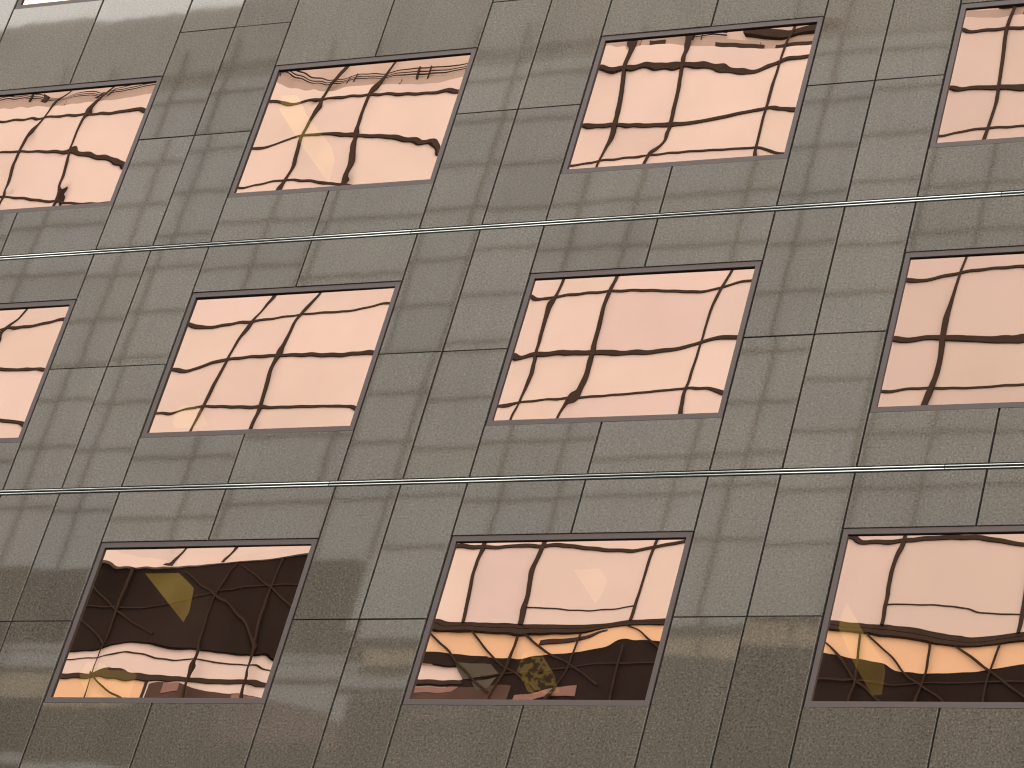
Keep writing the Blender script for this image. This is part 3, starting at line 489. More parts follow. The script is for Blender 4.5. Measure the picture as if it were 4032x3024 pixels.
    "C2": "-708 -684 -661 -634 -599 -563 -519 -480 -434 -393 -343 -318 -283 -264 -232 -207 -183 -162 -149 -135 -146 -149 -161 -159 -155 -150 -679 -657 -634 -607 -576 -536 -498 -458 -415 -370 -327 -286 -265 -236 -212 -187 -164 -144 -128 -119 -115 -129 -133 -130 -126 -123 -651 -629 -606 -586 -547 -511 -478 -438 -394 -350 -309 -266 -235 -214 -190 -167 -144 -125 -110 -100 -97 -99 -104 -102 -99 -94 -615 -597 -580 -558 -518 -494 -459 -417 -372 -328 -285 -253 -215 -192 -172 -147 -126 -107 -93 -84 -87 -77 -77 -77 -74 -72 -577 -559 -543 -517 -499 -471 -434 -392 -348 -301 -263 -223 -200 -176 -151 -129 -107 -90 -76 -70 -65 -64 -63 -60 -57 -51 -538 -520 -501 -488 -470 -443 -409 -367 -323 -280 -239 -205 -177 -156 -129 -106 -85 -68 -55 -47 -54 -62 -60 -55 -50 -51 -499 -484 -471 -456 -440 -418 -385 -346 -303 -261 -217 -183 -153 -130 -108 -83 -63 -48 -40 -44 -52 -59 -62 -63 -56 -46 -461 -450 -438 -424 -410 -388 -356 -316 -275 -233 -193 -157 -129 -106 -82 -61 -44 -33 -29 -33 -42 -49 -54 -55 -53 -52 -418 -411 -402 -388 -374 -354 -318 -281 -242 -203 -165 -127 -100 -80 -57 -38 -24 -16 -15 -19 -27 -35 -39 -42 -42 -41 -361 -361 -361 -350 -331 -306 -274 -240 -205 -171 -136 -103 -71 -49 -31 -14 -3 3 3 -2 -9 -18 -22 -25 -27 -28 -301 -297 -298 -295 -282 -255 -225 -197 -168 -139 -109 -74 -44 -22 -3 11 19 23 21 17 9 -1 -6 -9 -11 -13 -243 -240 -236 -239 -226 -200 -179 -157 -132 -106 -81 -49 -15 7 23 35 41 43 39 33 26 13 6 3 1 2 -198 -198 -198 -194 -187 -170 -151 -127 -105 -81 -50 -19 15 32 47 56 61 60 56 47 36 21 9 10 8 4 -168 -168 -167 -165 -163 -149 -130 -114 -92 -63 -34 1 27 46 57 64 67 66 62 53 38 22 11 4 7 10 -145 -145 -145 -145 -143 -133 -117 -99 -78 -52 -20 12 39 58 69 74 76 74 67 56 40 28 19 14 12 10 -128 -128 -129 -129 -129 -121 -105 -88 -67 -42 -14 22 51 68 79 84 85 82 75 64 52 40 34 29 26 24 -113 -114 -115 -116 -116 -111 -96 -78 -58 -34 -6 28 59 77 89 95 96 93 86 77 66 57 52 49 46 44 -101 -102 -102 -103 -104 -100 -86 -70 -50 -26 4 37 65 86 99 105 107 105 100 92 85 77 74 72 70 69 -88 -89 -90 -91 -92 -89 -76 -60 -41 -18 12 47 76 96 109 117 120 119 116 110 103 98 98 97 96 96 -74 -75 -76 -77 -78 -76 -64 -50 -31 -8 19 55 87 106 120 129 133 134 132 128 123 120 123 123 123 124 -59 -59 -60 -61 -62 -61 -51 -36 -19 3 31 66 96 118 132 141 147 149 149 147 144 144 147 149 150 151 -40 -41 -41 -42 -43 -43 -33 -20 -2 19 45 78 109 130 145 155 161 165 166 166 165 167 171 174 176 178 -18 -18 -19 -19 -20 -20 -12 2 18 38 62 93 123 144 159 169 176 180 183 184 185 189 193 197 199 202 8 8 8 8 8 7 15 28 45 63 84 110 140 161 175 185 192 196 199 202 204 208 214 217 220 222 38 39 39 40 40 39 44 61 76 92 111 130 160 180 193 203 210 214 216 215 220 228 230 233 236 239 74 75 76 77 77 75 84 97 107 124 142 162 181 202 216 226 231 233 234 233 232 236 241 244 246 247 106 113 117 117 120 121 122 134 147 161 179 200 219 235 248 254 257 257 253 251 245 241 245 248 248 250 139 144 150 157 156 161 173 181 195 210 226 246 262 272 283 284 284 280 274 263 252 245 239 241 242 237 161 172 182 190 202 206 210 228 241 256 272 288 304 309 309 314 311 304 293 281 267 249 238 227 228 232 185 195 207 224 236 248 261 271 285 299 313 326 339 344 346 343 337 327 314 299 283 262 241 233 226 217 203 217 230 245 267 289 304 315 327 339 350 360 368 376 379 373 364 351 336 318 297 274 255 240 230 224 228 238 253 267 298 322 341 355 366 377 386 393 399 406 407 401 390 375 357 335 313 288 268 252 240 225 240 264 270 301 321 356 376 393 405 413 421 425 433 434 436 428 416 398 377 354 327 304 279 265 247 245",
    "D2": "-824 -795 -764 -733 -696 -659 -615 -575 -532 -491 -447 -412 -379 -350 -322 -291 -262 -235 -213 -196 -192 -182 -180 -167 -164 -156 -775 -746 -716 -683 -650 -608 -569 -528 -488 -446 -405 -365 -335 -308 -279 -251 -224 -199 -178 -161 -153 -151 -142 -136 -130 -126 -726 -696 -667 -638 -598 -561 -522 -483 -444 -404 -363 -321 -289 -264 -236 -210 -186 -163 -144 -128 -117 -114 -107 -102 -98 -94 -673 -645 -617 -588 -553 -514 -475 -437 -399 -361 -322 -281 -244 -217 -194 -170 -148 -128 -111 -99 -88 -76 -74 -71 -69 -66 -620 -592 -564 -536 -504 -467 -429 -390 -352 -315 -280 -237 -200 -175 -151 -130 -109 -91 -77 -67 -58 -50 -47 -45 -44 -43 -561 -537 -512 -480 -454 -421 -380 -342 -304 -267 -230 -191 -157 -130 -108 -88 -70 -55 -43 -34 -31 -28 -25 -25 -25 -26 -507 -481 -455 -429 -402 -368 -333 -295 -256 -217 -177 -140 -105 -79 -59 -42 -29 -19 -11 -7 -6 -9 -11 -12 -13 -15 -459 -434 -410 -386 -361 -331 -293 -256 -215 -174 -134 -94 -63 -38 -18 -5 6 12 15 14 11 2 -5 -3 -9 -13 -422 -400 -378 -357 -333 -303 -268 -229 -188 -146 -103 -64 -34 -9 9 22 30 34 34 30 22 9 -3 -8 -10 -15 -394 -373 -352 -332 -307 -276 -242 -204 -163 -120 -78 -38 -8 15 33 45 52 54 51 44 31 16 2 -8 -13 -18 -369 -349 -330 -309 -285 -253 -218 -180 -140 -98 -56 -16 15 37 55 66 72 73 68 59 45 29 12 1 -8 -16 -348 -328 -309 -289 -265 -232 -197 -160 -120 -79 -37 4 35 59 75 86 92 91 86 76 61 43 28 14 3 -7 -328 -309 -290 -270 -247 -214 -179 -143 -104 -63 -20 22 55 78 95 105 110 110 105 94 80 61 44 31 18 6 -309 -290 -271 -254 -230 -196 -163 -127 -89 -48 -5 40 72 95 112 123 128 128 123 114 100 81 64 50 37 24 -290 -272 -254 -235 -214 -182 -148 -114 -76 -35 10 56 87 111 128 139 145 146 142 134 120 102 84 70 58 45 -272 -254 -235 -218 -197 -167 -135 -100 -63 -22 24 71 101 124 142 153 160 162 160 153 142 124 105 93 81 69 -254 -235 -217 -198 -180 -151 -120 -87 -51 -10 37 83 114 136 154 166 174 177 176 171 162 148 129 117 106 95 -237 -217 -198 -181 -161 -133 -103 -71 -37 0 48 97 123 147 165 178 186 191 191 188 180 168 156 143 133 122 -219 -200 -180 -161 -143 -114 -85 -54 -21 16 58 101 132 155 174 188 198 203 205 203 197 189 179 169 160 150 -203 -183 -162 -142 -122 -95 -66 -36 -3 33 71 107 138 163 183 198 208 215 218 218 214 209 201 194 186 179 -187 -165 -144 -123 -100 -75 -46 -16 16 49 83 116 146 171 191 207 218 226 231 232 231 228 223 217 212 206 -170 -148 -126 -103 -80 -54 -27 3 34 65 97 127 155 179 200 216 229 238 244 247 247 246 243 240 236 232 -153 -130 -107 -84 -59 -34 -7 22 51 81 111 139 166 189 209 226 239 249 256 261 263 264 263 261 259 256 -135 -112 -89 -65 -40 -14 13 40 69 97 125 152 177 200 220 236 250 261 269 275 279 281 281 281 281 280 -118 -94 -70 -46 -21 5 31 58 86 113 140 165 189 211 231 248 262 273 282 289 294 297 299 301 301 302 -100 -76 -51 -27 -2 24 50 76 103 129 155 179 202 224 243 260 274 286 296 303 309 314 317 319 321 323 -82 -57 -33 -8 17 42 68 94 119 145 170 193 216 237 255 272 287 299 309 318 324 330 334 337 340 343 -64 -39 -15 10 35 60 85 111 136 161 185 208 230 250 269 285 300 312 323 332 340 346 351 355 359 362 -46 -21 3 28 53 78 103 128 152 177 200 223 244 264 282 299 313 326 337 347 355 361 367 372 376 381 -28 -4 21 46 70 95 120 145 169 193 216 238 259 278 296 313 327 340 352 361 370 377 383 389 394 398 -11 14 39 63 88 112 137 161 185 209 231 253 273 293 311 327 342 355 366 376 385 393 399 405 410 415 7 31 56 81 105 130 154 178 201 224 247 268 288 308 325 341 356 369 381 391 400 408 415 421 427 432 24 49 74 98 122 147 171 194 218 240 262 283 303 322 340 356 371 384 396 406 416 424 431 437 443 448",
    "B3": "178 169 160 150 140 127 119 110 111 108 106 98 91 83 79 78 80 83 87 89 88 78 62 49 31 34 173 164 155 145 135 124 112 104 100 101 96 89 81 75 72 73 78 84 91 97 99 95 81 66 58 45 168 159 150 140 130 119 107 97 91 91 87 79 71 66 65 68 75 85 95 104 110 110 102 87 80 74 162 154 145 136 126 114 102 91 83 81 77 68 61 57 58 63 73 85 98 110 120 123 118 111 104 97 156 148 141 132 121 110 98 85 75 72 66 57 49 47 51 59 72 86 101 115 126 134 133 130 126 123 149 143 137 128 117 105 93 80 63 62 57 46 40 41 48 58 73 89 105 120 132 140 144 144 144 143 147 140 132 124 111 100 94 66 64 55 53 41 38 42 51 64 78 94 110 123 137 143 148 153 157 160 150 144 137 130 124 119 103 90 76 68 48 40 40 46 56 70 85 100 115 128 137 145 151 158 165 172 161 157 154 152 151 150 141 109 100 75 58 39 39 45 56 70 85 101 116 129 139 144 150 159 169 178 175 174 174 175 177 176 161 135 109 88 63 44 38 43 53 66 81 97 113 126 134 139 143 153 166 180 189 189 190 192 194 192 172 145 125 97 71 46 40 40 48 59 72 87 102 116 124 122 126 139 156 172 197 197 198 199 199 193 176 152 127 103 77 53 40 38 41 49 58 69 81 92 103 93 95 113 134 156 199 198 198 198 195 185 169 150 126 103 79 56 42 35 34 36 41 46 52 57 53 36 43 72 97 118 193 192 190 188 183 173 156 141 121 104 79 56 42 31 25 22 20 19 17 12 3 -6 -13 3 35 53 181 179 176 172 166 156 141 127 114 98 79 58 41 27 16 7 -1 -9 -18 -29 -41 -50 -53 -58 -41 -11 166 162 158 153 147 137 124 113 103 93 76 58 40 23 7 -8 -22 -36 -50 -65 -79 -85 -92 -91 -83 -74 150 144 139 134 128 118 109 103 95 89 75 58 40 20 -1 -21 -42 -60 -78 -95 -110 -119 -121 -120 -112 -99 136 129 122 115 111 105 98 94 94 89 75 61 42 19 -7 -33 -58 -82 -104 -122 -139 -148 -153 -148 -135 -122 129 120 111 103 99 95 98 95 93 88 80 66 46 20 -11 -40 -72 -101 -128 -149 -167 -187 -194 -176 -158 -146 126 119 110 103 96 105 104 101 98 93 85 72 49 23 -9 -42 -80 -114 -149 -183 -199 -236 -234 -205 -194 -174 122 118 116 109 107 113 108 103 98 99 91 72 50 23 -9 -46 -83 -126 -166 -205 -259 -275 -294 -266 -244 -240 114 110 107 104 104 104 103 98 95 93 88 72 48 19 -16 -55 -98 -142 -188 -232 -275 -327 -325 -336 -317 -292 97 94 92 90 89 90 90 88 86 88 81 66 42 11 -26 -68 -114 -163 -213 -264 -317 -350 -357 -362 -362 -363 76 74 72 71 71 72 73 74 75 79 74 59 35 2 -38 -83 -133 -185 -239 -293 -341 -372 -379 -386 -392 -392 54 53 51 51 51 54 56 60 65 70 67 53 28 -7 -49 -98 -150 -205 -260 -313 -358 -387 -397 -405 -414 -424 33 32 31 31 33 36 41 47 56 63 63 49 22 -15 -59 -110 -165 -221 -275 -326 -371 -401 -412 -423 -434 -444 17 16 15 15 17 23 30 37 51 62 64 47 18 -21 -67 -119 -177 -233 -287 -337 -379 -414 -428 -439 -453 -468 3 5 4 6 10 19 20 40 52 70 61 45 15 -25 -73 -127 -183 -243 -298 -348 -389 -419 -440 -455 -472 -489 -11 -6 -1 3 7 16 30 40 57 68 62 43 12 -29 -78 -132 -190 -248 -304 -354 -395 -426 -450 -470 -490 -510 -25 -21 -16 -7 6 6 32 49 60 69 64 42 10 -32 -82 -136 -194 -252 -306 -355 -397 -431 -459 -484 -506 -529 -47 -41 -35 -28 -19 -6 17 39 64 72 62 41 7 -35 -85 -140 -197 -254 -308 -357 -399 -435 -466 -495 -520 -543 -66 -64 -58 -54 -44 -29 -5 25 50 65 59 38 4 -38 -88 -143 -200 -256 -310 -359 -402 -440 -473 -503 -529 -557 -95 -85 -84 -76 -70 -50 -25 9 39 54 55 34 2 -41 -91 -146 -202 -259 -312 -362 -406 -445 -480 -510 -540 -561",
    "C3": "133 135 137 138 137 135 130 120 107 90 69 47 13 -11 -41 -54 -70 -80 -91 -99 -106 -113 -119 -128 -136 -147 118 119 121 122 123 122 118 110 97 81 63 42 16 -15 -36 -53 -67 -79 -89 -98 -105 -110 -116 -123 -133 -143 101 103 105 107 108 108 106 100 89 71 53 37 17 -13 -34 -50 -64 -77 -87 -96 -103 -108 -113 -118 -130 -138 84 86 88 91 93 94 93 89 80 63 45 27 12 -9 -32 -48 -62 -75 -86 -95 -103 -106 -110 -115 -124 -135 67 69 71 74 76 78 79 77 68 53 38 22 4 -16 -33 -48 -61 -73 -84 -96 -101 -107 -107 -112 -121 -128 51 52 54 57 60 62 64 63 56 42 29 17 -5 -23 -39 -52 -64 -74 -83 -92 -99 -105 -108 -113 -121 -135 36 37 38 40 43 46 49 49 44 32 20 7 -18 -35 -47 -59 -69 -77 -84 -91 -101 -104 -116 -121 -130 -132 24 23 23 24 27 31 34 35 32 23 12 -5 -18 -34 -48 -59 -70 -78 -86 -94 -102 -113 -120 -121 -129 -138 18 14 12 12 14 18 22 24 22 17 7 -3 -16 -29 -43 -56 -67 -77 -86 -95 -104 -112 -119 -121 -125 -131 20 12 6 4 5 9 13 16 17 15 9 1 -7 -21 -35 -49 -62 -73 -84 -93 -101 -107 -111 -117 -121 -126 34 22 8 3 3 5 9 13 15 17 15 10 1 -11 -26 -41 -54 -67 -78 -88 -95 -99 -100 -104 -111 -114 58 45 27 16 9 7 8 12 18 23 25 18 13 -3 -19 -31 -45 -57 -68 -80 -87 -89 -90 -92 -96 -102 81 68 58 36 22 13 12 12 22 32 31 27 15 5 -9 -24 -34 -46 -56 -64 -72 -74 -78 -80 -87 -97 101 84 65 48 31 18 12 20 24 26 25 24 13 2 -10 -24 -35 -43 -50 -56 -65 -73 -78 -85 -94 -106 112 92 71 52 35 22 14 6 26 25 21 15 3 -6 -18 -31 -40 -46 -52 -60 -69 -80 -88 -97 -109 -113 124 99 76 55 38 25 16 17 17 16 16 9 -2 -12 -23 -35 -44 -51 -59 -67 -77 -86 -93 -100 -110 -122 139 110 84 61 44 31 22 18 17 13 9 3 -8 -18 -28 -38 -48 -58 -67 -76 -85 -92 -97 -99 -107 -114 170 133 96 73 55 39 27 17 12 10 3 -6 -16 -26 -35 -43 -54 -65 -75 -85 -92 -97 -98 -99 -103 -109 204 169 130 95 69 47 30 16 6 1 -6 -16 -27 -37 -43 -51 -62 -74 -85 -94 -100 -103 -100 -98 -101 -102 237 201 166 118 79 55 34 8 -3 -10 -19 -29 -38 -51 -57 -63 -74 -85 -95 -103 -108 -108 -103 -100 -98 -98 261 220 176 132 92 49 22 0 -16 -23 -34 -45 -56 -67 -71 -79 -88 -98 -107 -113 -116 -114 -106 -101 -97 -93 272 229 185 140 94 50 17 -6 -22 -33 -50 -63 -76 -85 -89 -95 -103 -111 -118 -123 -124 -120 -111 -102 -97 -92 281 237 193 148 103 61 25 -3 -22 -38 -57 -76 -88 -98 -104 -111 -117 -123 -129 -131 -131 -126 -114 -105 -97 -90 290 247 204 160 117 77 41 10 -16 -32 -50 -89 -102 -110 -116 -123 -128 -133 -136 -138 -137 -128 -118 -107 -98 -90 301 259 218 176 135 97 62 31 3 -15 -40 -92 -109 -117 -123 -128 -134 -138 -140 -141 -140 -134 -117 -106 -98 -90 315 275 235 195 157 120 87 56 31 5 -36 -80 -104 -113 -122 -130 -134 -137 -139 -140 -137 -133 -120 -107 -98 -90 332 293 255 217 180 146 113 84 56 26 -13 -64 -90 -104 -112 -123 -129 -133 -134 -131 -128 -122 -114 -105 -96 -89 352 314 277 240 205 172 140 110 80 49 13 -41 -69 -81 -88 -98 -106 -111 -113 -113 -110 -106 -101 -95 -91 -87 373 336 300 265 231 197 166 134 103 69 28 -14 -43 -54 -65 -73 -80 -84 -88 -89 -89 -87 -86 -85 -84 -81 395 360 324 290 256 223 191 158 125 88 49 13 -15 -30 -41 -49 -56 -60 -64 -66 -67 -67 -69 -71 -73 -77 419 384 349 315 281 248 215 182 148 111 73 38 12 -6 -18 -26 -32 -37 -40 -43 -45 -47 -49 -56 -62 -65 443 408 374 339 306 273 240 206 172 136 100 64 38 19 6 -3 -9 -14 -18 -21 -23 -26 -29 -37 -46 -55 468 433 398 364 331 297 264 231 197 161 124 91 62 44 30 21 14 9 5 2 -2 -4 -11 -18 -29 -32",
    "D3": "-206 -190 -177 -164 -155 -149 -153 -161 -189 -211 -237 -252 -264 -275 -282 -286 -287 -286 -283 -278 -274 -269 -274 -278 -295 -290 -200 -186 -172 -159 -148 -141 -140 -149 -167 -198 -215 -227 -239 -249 -255 -260 -263 -262 -259 -253 -247 -242 -240 -248 -256 -272 -197 -182 -168 -154 -141 -132 -129 -135 -151 -179 -195 -202 -212 -221 -229 -235 -238 -238 -234 -229 -222 -215 -208 -213 -224 -223 -191 -178 -164 -149 -135 -124 -119 -123 -140 -160 -174 -181 -182 -193 -204 -211 -215 -214 -211 -205 -197 -190 -186 -178 -183 -194 -187 -174 -160 -145 -129 -118 -112 -114 -129 -145 -152 -159 -159 -170 -180 -187 -190 -190 -187 -181 -173 -166 -159 -153 -153 -151 -175 -165 -156 -140 -122 -112 -109 -109 -121 -130 -137 -139 -143 -149 -155 -161 -164 -165 -162 -157 -150 -141 -133 -128 -127 -131 -172 -156 -141 -132 -121 -109 -102 -106 -113 -121 -123 -122 -120 -116 -121 -129 -133 -134 -135 -133 -127 -120 -110 -109 -108 -103 -170 -157 -143 -131 -121 -108 -100 -100 -104 -104 -96 -90 -88 -85 -91 -98 -103 -106 -106 -108 -106 -104 -95 -93 -93 -106 -181 -167 -153 -139 -123 -108 -97 -94 -94 -86 -78 -70 -72 -68 -74 -85 -84 -86 -86 -87 -88 -86 -88 -90 -98 -95 -195 -181 -167 -150 -131 -111 -92 -85 -82 -70 -59 -51 -44 -44 -51 -60 -63 -64 -66 -69 -71 -77 -82 -81 -90 -100 -207 -195 -180 -162 -141 -117 -93 -76 -63 -51 -39 -25 -19 -19 -26 -32 -38 -42 -46 -50 -55 -62 -65 -66 -74 -80 -212 -201 -189 -172 -148 -123 -93 -67 -49 -32 -16 -1 7 5 0 -6 -12 -18 -23 -29 -35 -40 -45 -45 -52 -62 -196 -192 -190 -170 -148 -121 -93 -60 -35 -15 4 22 30 30 24 18 13 7 1 -5 -10 -15 -18 -21 -29 -35 -186 -172 -160 -157 -142 -121 -81 -52 -27 -2 19 41 51 53 47 41 36 31 26 21 16 12 9 8 0 -9 -168 -161 -152 -147 -136 -113 -77 -47 -23 2 32 55 68 70 67 63 58 55 50 47 43 40 38 37 29 23 -170 -160 -153 -145 -133 -112 -77 -46 -18 10 43 67 81 88 84 81 80 77 74 72 70 69 68 67 60 51 -171 -164 -155 -146 -133 -111 -77 -46 -16 16 49 77 92 98 99 99 99 98 97 96 96 96 98 96 89 85 -176 -166 -157 -146 -131 -110 -78 -46 -17 17 57 80 99 107 107 116 116 116 117 117 119 122 126 127 121 116 -175 -165 -154 -143 -128 -106 -77 -46 -16 17 54 82 97 109 123 126 130 132 134 136 140 145 152 155 153 151 -171 -159 -148 -135 -120 -102 -71 -42 -16 15 54 78 96 110 124 134 139 143 148 152 158 166 176 181 182 184 -162 -149 -137 -123 -108 -89 -65 -39 -13 15 49 75 95 110 125 137 145 152 159 165 173 184 196 204 210 216 -148 -135 -121 -107 -91 -73 -53 -31 -9 17 46 72 92 108 125 138 150 159 168 177 186 199 213 226 235 243 -132 -117 -103 -87 -71 -54 -37 -21 -2 20 45 69 90 107 125 141 154 165 176 187 198 209 228 243 254 265 -113 -98 -83 -67 -50 -33 -20 -7 7 26 48 69 90 108 127 143 158 172 184 196 209 224 240 256 270 283 -93 -78 -63 -47 -30 -14 3 7 15 35 55 72 92 112 130 147 163 178 192 206 220 236 252 267 283 297 -74 -59 -43 -28 -12 4 17 25 32 46 63 81 98 117 135 153 169 185 200 215 231 246 262 278 294 309 -55 -40 -26 -11 4 18 29 39 48 60 74 90 107 125 143 160 177 193 209 225 241 257 273 289 305 320 -38 -23 -9 5 19 31 42 53 63 74 87 102 118 134 151 168 185 201 218 234 250 267 283 299 315 331 -21 -7 6 20 33 45 56 66 76 88 100 114 129 144 161 177 194 210 227 243 260 276 293 309 325 341 -5 8 21 34 46 58 69 79 90 101 113 126 140 155 171 187 203 220 236 253 269 286 302 319 335 351 9 22 35 48 60 71 82 92 103 114 126 138 152 166 182 197 213 230 246 263 279 296 312 328 345 361 24 36 49 61 73 84 95 105 116 127 138 150 164 178 192 208 224 240 256 272 289 305 322 338 354 371 37 51 63 75 86 97 108 118 129 139 150 162 175 189 203 218 234 250 266 282 299 315 332 348 364 381",
}


def bspline(t):
    return np.stack([(1 - t) ** 3, 3 * t ** 3 - 6 * t ** 2 + 4, -3 * t ** 3 + 3 * t ** 2 + 3 * t + 1, t ** 3], -1) / 6.0


def warp_grid(key, xs, zs):
    """depth of the glass surface (metres) from its measured spline"""
    h = np.array([int(q) for q in WARP[key].split()], float).reshape(NX + 3, NZ + 3) * 1e-5
    tx = np.clip((xs + PHX) / (2 * PHX / NX), 0, NX - 1e-6)
    tz = np.clip((zs + PHZ) / (2 * PHZ / NZ), 0, NZ - 1e-6)
    ix, iz = tx.astype(int), tz.astype(int)
    bx, bz = bspline(tx - ix), bspline(tz - iz)
    A = np.zeros((len(xs), NX + 3)); B = np.zeros((len(zs), NZ + 3))
    for k in range(4):
        A[np.arange(len(xs)), ix + k] += bx[:, k]
        B[np.arange(len(zs)), iz + k] += bz[:, k]
    return A @ h @ B.T


def dimple(xs, zs, spots):
    out = np.zeros((len(xs), len(zs)))
    for (x, z, a, s) in spots:
        out += a * np.exp(-((xs[:, None] - x) ** 2 + (zs[None, :] - z) ** 2) / (2 * s * s))
    return out


SPOTS = {'A1': [(0.586, -0.725, 8.2e-05, 0.075), (-0.32, -0.707, 4.3e-05, 0.055)], 'B3': [(0.373, -0.617, 3.5e-05, 0.05)]}
W_FR = 0.079                     # frame face width
Y_FR, Y_PANE = 0.009, 0.034
pane_mesh = {}


def pane_for(key, fine):
    if (key, fine) in pane_mesh:
        return pane_mesh[(key, fine)]
    hx, hz = HWX - 0.06, HWZ - 0.06
    n, k = (132, 96) if fine else (60, 44)
    xs, zs = np.linspace(-hx, hx, n + 1), np.linspace(-hz, hz, k + 1)
    Y = warp_grid(key, xs, zs) + dimple(xs, zs, SPOTS.get(key, []))
    # faint roller ripple left by tempering
    Y = Y + RIPPLE * np.sin(2 * math.pi * xs[:, None] / 0.29 + 1.3 * np.sin(zs[None, :] * 2.1) + hash_phase(key)) \
          * (0.6 + 0.4 * np.sin(zs[None, :] * 3.7 + xs[:, None] * 1.1))
    vs_ = [(xs[i], Y_PANE + Y[i, j], zs[j]) for i in range(n + 1) for j in range(k + 1)]
    fs = [(i * (k + 1) + j, (i + 1) * (k + 1) + j, (i + 1) * (k + 1) + j + 1, i * (k + 1) + j + 1) for i in range(n) for j in range(k)]
    me = bpy.data.meshes.new("pane")
    me.from_pydata(vs_, [], fs)
    me.materials.append(M_PANE)
    me.polygons.foreach_set("use_smooth", [True] * len(me.polygons))
    me.update()
    pane_mesh[(key, fine)] = me
    return me


RIPPLE = 0.00002


def hash_phase(key):
    return (ord(key[0]) * 7 + ord(key[1]) * 3) % 6


def ring(mb, ox_, oz_, ix, iz, y0, y1, yi=None):
    """mitred four-sided frame; outer half sizes ox_, oz_, inner ix, iz, front y0, back y1"""
    O = [(-ox_, -oz_), (ox_, -oz_), (ox_, oz_), (-ox_, oz_)]
    I = [(-ix, -iz), (ix, -iz), (ix, iz), (-ix, iz)]
    yi = y0 if yi is None else yi
    for k in range(4):
        j = (k + 1) % 4
        vs_ = [(O[k][0], y0, O[k][1]), (O[j][0], y0, O[j][1]), (I[j][0], yi, I[j][1]), (I[k][0], yi, I[k][1]),
               (O[k][0], y1, O[k][1]), (O[j][0], y1, O[j][1]), (I[j][0], y1, I[j][1]), (I[k][0], y1, I[k][1])]
        mb.add(vs_, [(0, 1, 2, 3), (0, 4, 5, 1), (3, 2, 6, 7), (4, 7, 6, 5)])


fr = MB()
ring(fr, HWX - 0.016, HWZ - 0.006, HWX - W_FR, HWZ - W_FR, Y_FR, 0.12, Y_FR)
gk = MB()
ring(gk, HWX - W_FR - 0.0002, HWZ - W_FR - 0.0002, HWX - W_FR - 0.003, HWZ - W_FR - 0.003, Y_FR + 0.008, 0.11)  # gasket lining; its black also paints the shade of the inner recess

NOTE = {('B', 3): "window reflecting a dark band of triangular bracing",
        ('C', 3): "window reflecting a dark beam, an amber strip and slanting braces",
        ('D', 3): "window reflecting an amber strip over a dark mass, cut by the right edge"}
keys = list(WARP)
first_f = first_g = None
for r in ROWS:
    for c in COLS:
        key = "ABCD"[c] + str(r) if 0 <= c < 4 else ""
        seen = key in WARP
        if not seen:
            key = keys[(c * 5 + r * 3 + 8) % len(keys)]
        if first_f is None:
            f_ = fr.build("window", M_FRAME, office)
            g_ = gk.build("gasket", M_GASKET, f_)
            first_f, first_g = f_, g_
        else:
            f_ = first_f.copy(); COL.objects.link(f_); f_.parent = office
            g_ = first_g.copy(); COL.objects.link(g_); g_.parent = f_
        f_.location = (c * P, 0, zc(r))
        p_ = bpy.data.objects.new("pane", pane_for(key, seen))
        COL.objects.link(p_)
        p_.parent = f_
        lab = NOTE.get((key[0], r)) if seen else None
        if lab:
            f_["label"] = lab

# ------------------------------------------------------------------ lit ceiling and wall patches behind the glass, added as glowing shapes
def glow_mat(strength):  # light on a room surface put into the emission colour
    mt, nt, out = new_mat("lit_patch_glow")
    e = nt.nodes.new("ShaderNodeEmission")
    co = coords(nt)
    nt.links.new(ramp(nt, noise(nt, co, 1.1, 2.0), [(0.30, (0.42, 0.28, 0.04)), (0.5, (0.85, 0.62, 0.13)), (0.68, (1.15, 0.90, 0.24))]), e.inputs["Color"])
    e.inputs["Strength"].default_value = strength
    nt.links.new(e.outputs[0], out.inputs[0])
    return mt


def glow_mottled(strength):  # mottled light on a room surface, put into the emission colour
    mt, nt, out = new_mat("mottled_patch_glow")
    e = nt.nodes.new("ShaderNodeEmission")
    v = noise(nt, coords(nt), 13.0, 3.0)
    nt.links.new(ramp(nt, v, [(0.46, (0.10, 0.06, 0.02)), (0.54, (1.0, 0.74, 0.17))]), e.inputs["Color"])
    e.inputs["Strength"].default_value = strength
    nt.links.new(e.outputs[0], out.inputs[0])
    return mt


def glow(pts, y, mat, label):  # glowing polygon added for a lit area of ceiling and wall
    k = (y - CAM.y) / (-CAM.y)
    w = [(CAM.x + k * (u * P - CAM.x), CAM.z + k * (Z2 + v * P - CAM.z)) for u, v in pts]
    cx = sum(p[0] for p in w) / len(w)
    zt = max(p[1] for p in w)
    root = empty("lit_patch", label, "glow", (cx, y, zt), "yellow lit patches glowing behind the windows")
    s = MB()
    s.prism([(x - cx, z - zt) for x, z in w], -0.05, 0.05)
    s.build("glow_sheet", mat, root)
    cd = MB()  # thin dark strip added above the glowing shape
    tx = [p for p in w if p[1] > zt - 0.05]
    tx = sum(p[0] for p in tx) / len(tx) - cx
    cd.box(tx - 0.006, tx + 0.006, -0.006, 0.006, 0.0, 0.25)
    cd.build("added_strip", M_GASKET, root)


